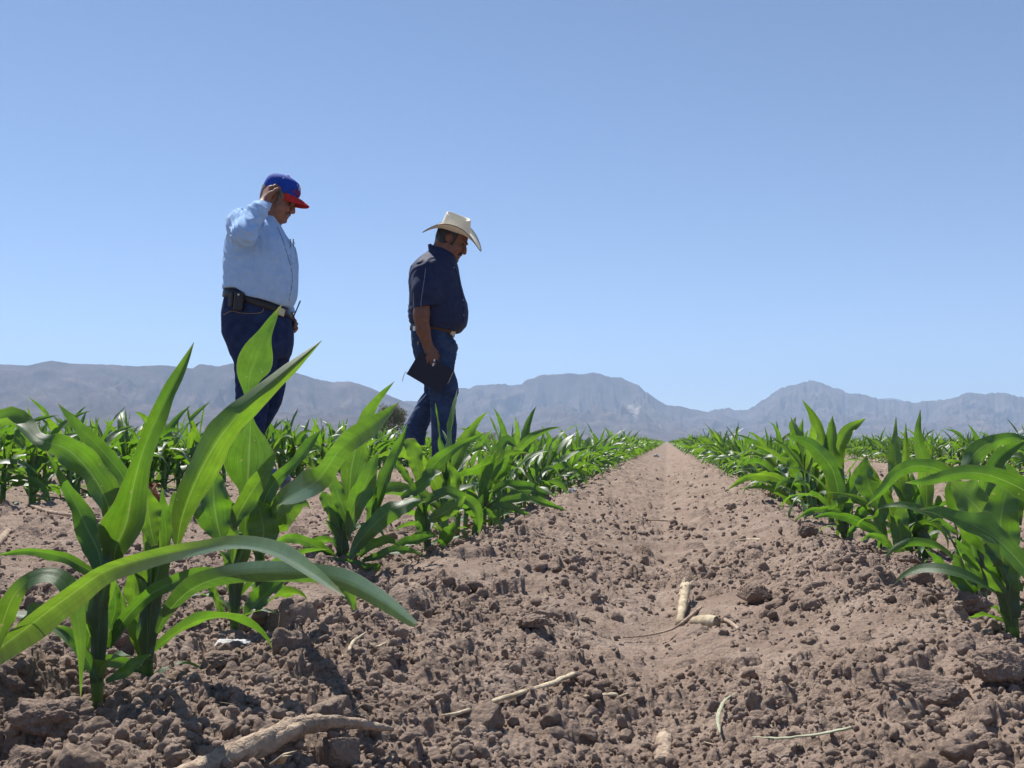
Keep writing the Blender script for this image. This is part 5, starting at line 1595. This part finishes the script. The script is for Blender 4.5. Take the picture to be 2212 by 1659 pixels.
hero('G', (1205, 1095), [(1205, 1095, 36), (1200, 1000, 50), (1190, 900, 56)], [
    ([(1195, 1090, 44), (1180, 970, 60), (1180, 870, 54), (1190, 800, 36), (1198, 742, 3)], -.04, dict(fold=.2)),
    ([(1195, 700, 30), (1165, 560, 56), (1145, 450, 50), (1143, 350, 26), (1150, 165, 2)], .05, dict(twist=(20, 40), fold=.15)),
    ([(1060, 800, 16), (985, 680, 64), (955, 590, 70), (945, 510, 36), (946, 430, 3)], .0, dict(twist=(20, 35), fold=.15)),
    ([(1620, 740, 20), (1540, 610, 40), (1450, 530, 52), (1340, 500, 48), (1230, 510, 46), (1130, 570, 40), (1060, 660, 26), (953, 765, 2)], -.30, dict(n=36, fold=-.3, twist=(20, 25, 10))),
    ([(1080, 1000, 16), (1040, 880, 40), (1060, 780, 36), (1055, 690, 3)], -.03, dict(fold=.35)),
    ([(1150, 900, 30), (1090, 760, 50), (1010, 600, 44), (960, 480, 5)], .03),
    ([(1150, 1085, 10), (1110, 1040, 24), (1050, 985, 26), (970, 968, 18), (904, 1012, 2)], -.08, dict(twist=(15, 40))),
    ([(1180, 880, 24), (1210, 600, 28), (1215, 420, 24), (1217, 205, 2)], .07),
], 'corn plant right of the furrow with an oval sunlit leaf at its centre')

hero('G', (1335, 1085), [(1335, 1085, 36), (1325, 980, 50), (1310, 860, 50)], [
    ([(1310, 1060, 30), (1280, 900, 56), (1270, 740, 52), (1262, 620, 30), (1255, 540, 4)], .0, dict(fold=.2)),
    ([(1370, 1060, 20), (1400, 930, 46), (1430, 800, 46), (1440, 700, 10)], .06),
    ([(1340, 900, 30), (1360, 700, 46), (1340, 480, 50), (1300, 300, 30), (1315, 118, 2)], .1, dict(fold=.3)),
    ([(1300, 1060, 12), (1250, 990, 30), (1180, 950, 20), (1130, 960, 3)], .04),
], 'corn plant beside the one with the oval leaf, just right of it')

hero('G', (800, 985), [(800, 985, 26), (790, 880, 44), (775, 780, 48)], [
    ([(765, 790, 20), (755, 670, 50), (720, 530, 66), (650, 430, 52), (560, 350, 40), (480, 315, 24), (388, 288, 2)], -.05, dict(fold=-.28)),
    ([(720, 760, 24), (700, 560, 38), (665, 400, 34), (642, 270, 30), (590, 160, 27), (508, 46, 1)], .05, dict(twist=(0, 25, 10))),
    ([(770, 700, 30), (735, 500, 54), (718, 370, 54), (715, 260, 32), (718, 158, 2)], .03, dict(twist=(0, 30))),
    ([(770, 560, 24), (760, 380, 42), (810, 280, 44), (870, 220, 30), (942, 176, 2)], .08),
    ([(1075, 985, 10), (1000, 935, 28), (910, 880, 36), (800, 838, 28), (690, 828, 20), (578, 852, 2)], -.18, dict(twist=(15, 35))),
    ([(800, 820, 14), (730, 795, 22), (650, 785, 20), (560, 802, 16), (456, 872, 2)], -.06, dict(twist=(15, 30))),
    ([(790, 830, 24), (820, 720, 50), (870, 610, 48), (925, 500, 30), (950, 430, 3)], .0, dict(fold=.3)),
    ([(830, 960, 12), (880, 880, 32), (930, 800, 44), (970, 730, 8)], -.02),
    ([(820, 985, 8), (850, 930, 22), (900, 900, 14), (930, 880, 2)], -.06),
], 'corn plant right of the furrow whose arching leaf points back over the bare soil')

hero('G', (520, 770), [(520, 770, 20), (540, 680, 36), (560, 600, 38)], [
    ([(640, 760, 14), (590, 660, 38), (510, 625, 36), (430, 625, 30), (400, 640, 4)], -.05, dict(twist=(20, 25))),
    ([(470, 660, 16), (400, 610, 26), (310, 570, 32), (200, 560, 28), (100, 590, 20), (0, 662, 2)], -.05, dict(twist=(20, 30))),
    ([(600, 660, 20), (540, 560, 44), (480, 460, 60), (430, 400, 30), (330, 440, 3)], .0, dict(twist=(30, 50))),
    ([(560, 640, 24), (590, 500, 46), (560, 400, 40), (450, 240, 30), (465, 168, 3)], .06),
    ([(560, 600, 24), (500, 470, 36), (490, 320, 32), (515, 175, 2)], .03),
    ([(700, 780, 12), (680, 680, 36), (650, 600, 36), (600, 520, 4)], -.04, dict(twist=(30, 40))),
    ([(440, 780, 8), (410, 720, 24), (350, 670, 22), (250, 640, 14), (90, 652, 2)], -.08, dict(twist=(20, 30))),
], 'corn plant right of the furrow with a thin leaf bowed down to the soil')

# ---- plants of the rest of the field
def join_uv(parts):
    V, Q, U, o = [], [], [], 0
    for v, q, u in parts:
        V.append(v); Q.append(q + o); U.append(u); o += len(v)
    return np.vstack(V), np.vstack(Q), np.vstack(U)

NPROTO = 18
NEARP, MIDP = [], []
for k in range(NPROTO):
    lv, st = grown(500 + k, 15, 5)
    NEARP.append(([mesh_data('leaf', v, q, None, M_BROWNLEAF if (i_ == 0 and k % 3 == 0) else M_LEAF, uv=u) for i_, (v, q, u) in enumerate(lv)], mesh_data('stem', st[0], st[1], st[2], M_STEM)))

def row_spots():
    r = np.random.default_rng(77)
    S = []
    for X in ROWS:
        if abs(X) > 130: continue
        y = .2 + r.uniform(0, .14)
        while y < 230:
            d = math.hypot(X, y)
            step = .122 if d < 30 else (.26 if d < 70 else .6)
            if abs(X + 2.47) < .01 and d < 14: step = .085
            y += step * r.uniform(.7, 1.35)
            if r.random() < .04: y += step * 1.5
            x = X + r.normal(0, .018)
            S.append((x, y, X))
    return np.array(S)
SP = row_spots()
dep = SP[:, 1] * math.cos(YAW) - SP[:, 0] * math.sin(YAW)
lat = SP[:, 0] * math.cos(YAW) + SP[:, 1] * math.sin(YAW)
keep = (dep > .6) & (np.abs(lat) / np.maximum(dep, .01) < .5 + .12 / np.maximum(dep, .1) + .10)
near_hero = (np.abs(SP[:, 2] + .55) < .01) & (SP[:, 1] < 2.42) | (np.abs(SP[:, 2] - .50) < .01) & (SP[:, 1] < 1.62)
keep &= ~near_hero
keep &= ~((np.abs(SP[:, 2] - .50) < .01) & (SP[:, 1] < 2.95) & (np.arange(len(SP)) % 2 == 0))
for m in (m1, m2):
    keep &= np.hypot(SP[:, 0] - m.loc[0], (SP[:, 1] - m.loc[1])) > .26
SP, dep, lat = SP[keep], dep[keep], lat[keep]
order = np.argsort(dep)
SP, dep, lat = SP[order], dep[order], lat[order]
inview = np.abs(lat) / dep < .53
N_IND = 300 - len(HERO_POS)
vi = np.where(inview)[0][:N_IND]
DLIM = dep[vi[-1]]

WORDS = 'first second third fourth fifth sixth seventh eighth ninth tenth eleventh twelfth thirteenth fourteenth fifteenth sixteenth seventeenth eighteenth nineteenth twentieth'.split()
TENS = {20: 'twenty', 30: 'thirty', 40: 'forty', 50: 'fifty', 60: 'sixty', 70: 'seventy', 80: 'eighty', 90: 'ninety', 100: 'hundred'}
def ordinal(n):
    if n <= 20: return WORDS[n - 1]
    t, u = n // 10 * 10, n % 10
    return (TENS[t][:-1] + 'ieth') if u == 0 else TENS[t] + '-' + WORDS[u - 1]
ROWNAME = {-0.55: 'corn plant in the row left of the furrow, {} from the near end',
           0.50: 'corn plant in the row right of the furrow, {} from the near end',
           -2.47: 'corn plant in the row at the blue-capped man, {} from its near end',
           -3.52: 'corn plant in the row beyond the blue-capped man, {} from its near end',
           2.42: 'corn plant in the second row right of the furrow, {} from its near end',
           3.47: 'corn plant in the third row right of the furrow, {} from its near end'}
count = {}
rp = np.random.default_rng(5)
placed = np.zeros(len(SP), bool)
for i in vi:
    x, y, X = SP[i]
    k = int(rp.integers(0, NPROTO))
    z = float(profile(x, y)) - .004
    rk = [q for q in ROWNAME if abs(q - X) < .02]
    if rk:
        count[rk[0]] = count.get(rk[0], 0) + 1
        ahead = sum(1 for h in HERO_POS if h[1] < y and abs(h[0] - X) < .3 and abs(X) < 1)
        label = ROWNAME[rk[0]].format(ordinal(count[rk[0]] + ahead))
    else:
        label = 'small distant corn plant, one of many in rows far ' + ('left of the furrow' if X < 0 else 'right of the furrow')
    root = thing('corn_plant', (x, y, z), rp.uniform(0, 6.283), label, 'corn plant', GROUP)
    s = rp.uniform(.95, 1.24) if X < -2 else (rp.uniform(.66, .94) if X < 0 else ((rp.uniform(.50, .66) if y < 2.95 else rp.uniform(.68, .98)) if X < 1 else rp.uniform(.82, 1.1)))
    root.scale = (s, s, s * rp.uniform(.88, 1.10))
    lv, st = NEARP[k]
    link(bpy.data.objects.new('stem', st), root)
    for me in lv:
        link(bpy.data.objects.new('leaf', me), root)
    placed[i] = True

# ---- the rest of the field, far too many to tell apart
def field_rest():
    rest = np.where(~placed)[0]
    VV, QQ, UU, off = [], [], [], 0
    rr = np.random.default_rng(91)
    for d0, d1, seg, nc, nl, wm, nv in ((0, 24, 8, 3, 8, 1.0, 8), (24, 60, 5, 2, 7, 1.15, 8), (60, 400, 4, 2, 5, 1.5, 6)):
        ii = rest[(dep[rest] >= d0) & (dep[rest] < d1)]
        pick = rr.integers(0, nv, len(ii))
        for k in range(nv):
            jj = ii[pick == k]
            if not len(jj): continue
            lv, st = grown(900 + k + seg * 40, seg, nc, nl, wm)
            v, q, u = join_uv(lv)
            a = rr.uniform(0, 6.283, len(jj)); s = rr.uniform(.72, 1.06, len(jj)) * (1.06 if d0 == 60 else 1)
            c, sn = np.cos(a) * s, np.sin(a) * s
            X = c[:, None] * v[None, :, 0] - sn[:, None] * v[None, :, 1] + SP[jj, 0][:, None]
            Y = sn[:, None] * v[None, :, 0] + c[:, None] * v[None, :, 1] + SP[jj, 1][:, None]
            Z = s[:, None] * v[None, :, 2] + profile(SP[jj, 0], SP[jj, 1])[:, None]
            VV.append(np.stack([X, Y, Z], -1).reshape(-1, 3))
            QQ.append((q[None] + (np.arange(len(jj)) * len(v))[:, None, None] + off).reshape(-1, 4))
            UU.append(np.tile(u, (len(jj), 1)))
            off += len(jj) * len(v)
    o = mobj('corn_field', np.vstack(VV), np.vstack(QQ), None, leaf_mat('corn_leaf_far', True), uv=np.vstack(UU))
    tag(o, 'green mass of young corn in far rows merging toward the foot of the mountains', 'corn field', kind='stuff')
field_rest()

# ------------------------------------------------------------------ stalks, straw and clods lying on the soil
def on_ground(px, py, lift=0.0):
    z = 0.0
    for _ in range(4):
        g = ground_at(px, py, z); z = float(ground_z(g[0], g[1])[0])
    g[2] = z + lift
    return g

def laid(name, label, cat, pts, rad, mat, lift=.008, sides=9, rough=.25, flat=1.0, n=16, group=None):
    "a stick or blade lying on the soil along photo points"
    G = np.stack([on_ground(a, b) for a, b in pts])
    zm = np.linspace(G[0, 2], G[-1, 2], len(G)); zm = zm + max(0.0, float(np.mean(np.maximum(G[:, 2] - zm, 0)))) + lift * .7
    G = np.stack([ground_at(a, b, z) for (a, b), z in zip(pts, zm)])
    P = cr(G, n); b = P[n // 2].copy()
    P = P + rng.normal(0, 1, P.shape) * np.mean(rad) * .10
    o = tube(P - b, np.interp(np.linspace(0, 1, n), np.linspace(0, 1, len(rad)), rad), sides, mat, name, None, True, rough, 0, flat)
    o.location = b
    return tag(o, label, cat, group)

# big weathered branch in front
root = thing('branch', on_ground(640, 1590), 0, 'thick weathered branch half buried in the soil at the very front', 'branch')
b0 = np.array(root.location)
zb_ = np.mean([on_ground(a, b)[2] for a, b in ((500, 1630), (600, 1590), (700, 1565))])
def bpath(pts, lift, n=44):
    return cr(np.stack([ground_at(a, b, zb_ + q) for (a, b), q in zip(pts, lift)]), n) - b0
rb = np.interp(np.linspace(0, 1, 44), [0, .3, .55, .75, 1], [.0085, .0085, .0080, .0055, .002])
tube(bpath([(330, 1720), (450, 1655), (540, 1615), (610, 1583), (660, 1566), (740, 1560), (850, 1575)], [.000, .008, .012, .016, .016, .012, .002]), rb * (1 + .05 * rng.normal(size=44)), 14, M_WOOD, 'stem', root, rough=.34)
tube(bpath([(540, 1640), (590, 1606), (632, 1580), (662, 1562)], [.004, .012, .018, .016], 20), np.interp(np.linspace(0, 1, 20), [0, .2, 1], [.002, .0055, .004]), 10, M_WOOD, 'side_stem', root, rough=.4)
for (a, c) in (((586, 1650), (640, 1622)), ((604, 1648), (628, 1632))):
    p = ground_at(*a, zb_ + .010) - b0; q = ground_at(*c, zb_ + .020) - b0
    tube([p, (p + q) / 2 + (0, 0, .002), q], [.0034, .0026, .0008], 6, M_STRAW, 'splinter', root, rough=.3, flat=.3)

# broken stalk lying along the wheel track, its frayed end lifted
sb = on_ground(1472, 1345)
st = thing('broken_stalk', sb, 0, 'pale broken crop stalk with frayed end lying along the middle of the furrow', 'stalk')
zs = float(np.mean([on_ground(a, b)[2] for a, b in ((1472, 1345), (1478, 1310), (1482, 1280))]))
def lp(px, py, dz): return ground_at(px, py, zs + dz) - sb
SP_ = cr([lp(1468, 1352, -.008), lp(1472, 1325, .006), lp(1477, 1295, .016), lp(1482, 1268, .026)], 16)
tube(SP_, np.linspace(.0065, .0092, 16) * (1 + .05 * rng.normal(size=16)), 14, M_STRAW, 'stem', st, rough=.30)
for k in range(9):
    o_ = np.array((rng.uniform(-.011, .011), 0, rng.uniform(-.008, .010)))
    q = SP_[-1] + o_
    tip_ = q + np.array((rng.uniform(-.005, .012), rng.uniform(.02, .06), rng.uniform(-.006, .012)))
    tube(cr([SP_[-3] + o_, q, (q + tip_) / 2 + (0, 0, rng.uniform(-.004, .006)), tip_], 7), np.linspace(.0034, .0006, 7) * rng.uniform(.6, 1.2), 5, M_STRAW, 'fibre', st, rough=.4, flat=.5)
laid('stick', 'thin brown stick leaning beside the broken stalk in the furrow', 'stick', [(1345, 1378), (1400, 1372), (1445, 1362), (1480, 1340), (1514, 1312)], [.001, .0014, .0022, .0032, .0030], M_WOOD, .005)
# cut stem piece with an open end
g = on_ground(1523, 1356)
c = thing('cut_stem', g, 0, 'short pale cut stem with a hollow dark end lying right of the broken stalk', 'stem piece')
dirv = np.array((.78, -.55, .04)); dirv /= np.linalg.norm(dirv)
pp = np.array((-.012, .002, .008))
tube([pp - dirv * .008, pp, pp + dirv * .020, pp + dirv * .036], [.006, .0095, .0112, .0106], 14, M_STRAW, 'rind', c, cap=False, rough=.3)
tube([pp + dirv * .0345, pp + dirv * .035], [.0092, .0092], 14, M_WOOD, 'pith', c, rough=.2)
laid('twig', 'short grey twig on the soil right of the hollow cut stem', 'twig', [(1566, 1338), (1582, 1348), (1596, 1360)], [.0028, .003, .0026], M_WOOD, .006)
laid('straw', 'long pale straw stalk slanting across the soil near the front', 'straw', [(960, 1546), (1040, 1525), (1110, 1500), (1180, 1480), (1238, 1456)], [.0022, .0032, .0040, .0042, .0036], M_STRAW, .006, flat=.6)
laid('straw', 'short wide yellow straw chip lying beside the long straw stalk', 'straw', [(1262, 1504), (1295, 1503), (1331, 1500)], [.0026, .0040, .0042], M_STRAW, .007, flat=.45)
laid('straw', 'small grey straw splinter right of the yellow straw chip', 'straw', [(1335, 1506), (1365, 1496), (1390, 1490)], [.0014, .0018, .001], M_STRAW, .005)
laid('dry_corn_leaf', 'curled dry green blade arching on the soil in the right foreground', 'dry leaf', [(1588, 1498), (1566, 1512), (1553, 1540), (1551, 1562), (1556, 1584)], [.0008, .0020, .0022, .0020, .0006], M_DRYLEAF, .009, flat=.35)
laid('dry_corn_leaf', 'long thin dry green blade lying flat at the front', 'dry leaf', [(1625, 1592), (1690, 1594), (1745, 1589), (1800, 1580), (1838, 1572)], [.0008, .0022, .0026, .0026, .0030], M_DRYLEAF, .007, flat=.4)
laid('stalk_stub', 'short grey jointed stalk stub poking from the soil at the front edge', 'stalk', [(1432, 1650), (1434, 1615), (1437, 1590)], [.0085, .0082, .0078], M_WOOD, .004)
laid('root_fibre', 'forked pale root fibre left of the long straw stalk', 'root', [(752, 1408), (765, 1385), (792, 1366)], [.0018, .0022, .001], M_STRAW, .006)
laid('root_fibre', 'tiny pale root curl right of the forked fibre', 'root', [(800, 1390), (812, 1398), (836, 1388)], [.001, .0016, .0012], M_STRAW, .006)
laid('dry_stalk', 'long thin dry stalk lying on the bare soil left of the tall corn', 'stalk', [(10, 1092), (55, 1090), (100, 1104), (150, 1112), (230, 1125)], [.004, .006, .006, .006, .003], M_WOOD, .008)
laid('dry_stalk', 'grey dry stalk at the frame edge left of the tall corn', 'stalk', [(-8, 1178), (6, 1162), (18, 1148)], [.008, .009, .008], M_WOOD, .012)
g = on_ground(338, 1096); dl = depth_of(g)
root = thing('dry_leaf', g, 0, 'crumpled brown dry leaf on the soil between the two tall foreground corn plants', 'dry leaf')
P_ = cr(np.stack([at(a, b, dl + o) - g for a, b, o in ((344, 1098, 0), (338, 1080, .02), (326, 1062, -.01), (330, 1048, .03), (318, 1040, .0))]), 16)
V_, Q_, U_ = leaf_geo(P_, np.interp(np.linspace(0, 1, 16), [0, .3, .7, 1], [.006, .022, .018, .002]), np.tile(np.array((.8, .5, .2)), (16, 1)), .8, .5, 3.1, .3, 7)
mobj('blade', V_, Q_, None, M_BROWNLEAF, root, uv=U_)
laid('straw', 'thin straw line on the soil halfway up the furrow', 'straw', [(1365, 1128), (1410, 1123), (1460, 1127)], [.003, .004, .002], M_STRAW, .006)
laid('straw', 'pale straw sliver on the right bank of the furrow', 'straw', [(1590, 1168), (1625, 1165), (1655, 1167)], [.003, .0035, .002], M_STRAW, .006)

def cotton(px, py, wpx, hpx, label):
    g = on_ground(px, py); d = depth_of(g)
    V, F = lump(4, int(px), .5)
    s = np.array((wpx, wpx * .9, hpx)) / FOC * d
    V = V * s
    V = V + .12 * s.min() * np.stack([vn3(*(V * 900).T, 3), vn3(*(V * 900).T, 4), vn3(*(V * 900).T, 5)], 1)
    o = mobj('cotton_tuft', V, None, F, M_COTTON)
    o.location = g + (0, 0, hpx / FOC * d * .35)
    tag(o, label, 'cotton tuft', 'white cotton tufts on the soil')
cotton(500, 1390, 30, 7, 'elongated white cotton tuft on the soil below the tall foreground corn')
cotton(847, 1214, 14, 12, 'white cotton tuft beside the lone corn plant, at the left edge of the furrow')
cotton(1237, 1078, 12, 8, 'white cotton tuft lying at the furrow edge in mid distance')
cotton(1002, 1152, 11, 6, 'small white cotton tuft under the low fanned leaves')
cotton(1418, 986, 6, 4, 'tiny white cotton speck far along the furrow')
cotton(1548, 1232, 4, 3, 'tiny white speck of cotton right of the broken stalk')

def clod(px, py, wpx, hpx, label, seed, rz=None, flatd=1.0, sink=.3):
    g = on_ground(px, py + hpx * .6); d = depth_of(g)
    V, F = lump(5, seed, .30)
    s = np.array((wpx, wpx * flatd, hpx)) / FOC * d
    a = rng.uniform(0, 6) if rz is None else rz
    V = V @ rot_z(math.degrees(a)).T * s
    q = V / np.mean(s) * 16
    V = V * (1 + .035 * vn3(*(q * 1.6).T, 7)[:, None] + .02 * vn3(*(q * 4).T, 8)[:, None])
    o = mobj('soil_clod', V, None, F, M_SOIL)
    o.location = g + (0, 0, s[2] * (1 - sink))
    tag(o, label, 'soil clod', 'large soil clods lying on the field')
clod(1632, 1285, 36, 20, 'broad soil clod on the right bank, casting a dark shadow to its right', 211, .3)
clod(2010, 1490, 85, 42, 'wide flat-topped soil slab in the right foreground below the corn', 212, .2, .8, .45)
clod(2165, 1450, 58, 40, 'large rounded soil clod at the right frame edge', 213, 1.0, .8, .3)
clod(2090, 1310, 42, 28, 'angular soil clod at the foot of the row right of the furrow', 214, .5)
clod(1745, 1148, 24, 16, 'dark soil clod at the foot of the corn with the backward arching leaf', 215)
clod(738, 1610, 40, 36, 'round soil clod sitting in front of the thick branch', 216, .2, .9, .25)
clod(115, 1560, 80, 44, 'largest soil clod in the left foreground, its near side in deep shade', 217, .6, .8, .35)
clod(60, 1620, 46, 40, 'soil clod in the bottom corner before the largest clod', 218, .4, .8, .3)
clod(475, 1437, 38, 16, 'long low soil lump right of the nearest corn plant', 219, .1, .8, .3)
clod(250, 1490, 40, 28, 'soil clod in front of the nearest corn plant base', 220)
clod(110, 1395, 28, 22, 'round soil clod under the long foreground leaf', 221)
clod(840, 1410, 28, 16, 'soil clod right of the forked root fibre', 222)
clod(1150, 1358, 32, 16, 'low dark soil clod in the furrow left of the broken stalk', 223)
clod(1985, 1250, 26, 18, 'soil clod beneath the oval sunlit leaf', 224)
clod(1960, 1210, 30, 18, 'soil clod between the right-hand corn plants and the furrow', 225)
clod(785, 1335, 22, 18, 'soil clod under the drooping tip of the foreground leaf', 226)
clod(600, 1268, 26, 18, 'soil clod behind the stem of the small half hidden corn plant', 227)

# chaff: fine broken straw nobody could count
geo = []
for _ in range(170):
    d_ = math.exp(rng.uniform(math.log(.65), math.log(5.5))); a_ = rng.uniform(-R(29), R(29)) + YAW
    x_, y_ = -math.sin(a_) * d_, math.cos(a_) * d_
    L_ = rng.uniform(.003, .013) * (1 + .15 * d_); t_ = rng.uniform(0, 6.283)
    z_ = float(ground_z(x_, y_)[0]) + .0015
    v_ = np.array((math.cos(t_), math.sin(t_), rng.normal(0, .2))) * L_
    geo.append(tube([np.array((x_, y_, z_)) - v_, (x_, y_, z_ + .0008), np.array((x_, y_, z_)) + v_], np.array((.5, 1, .6)) * rng.uniform(.0005, .0012), 5, name=None, flat=.5))
tag(mobj('chaff', *merge_geo(geo), M_STRAW), 'fine pale bits of straw strewn over the soil', 'chaff', kind='stuff')
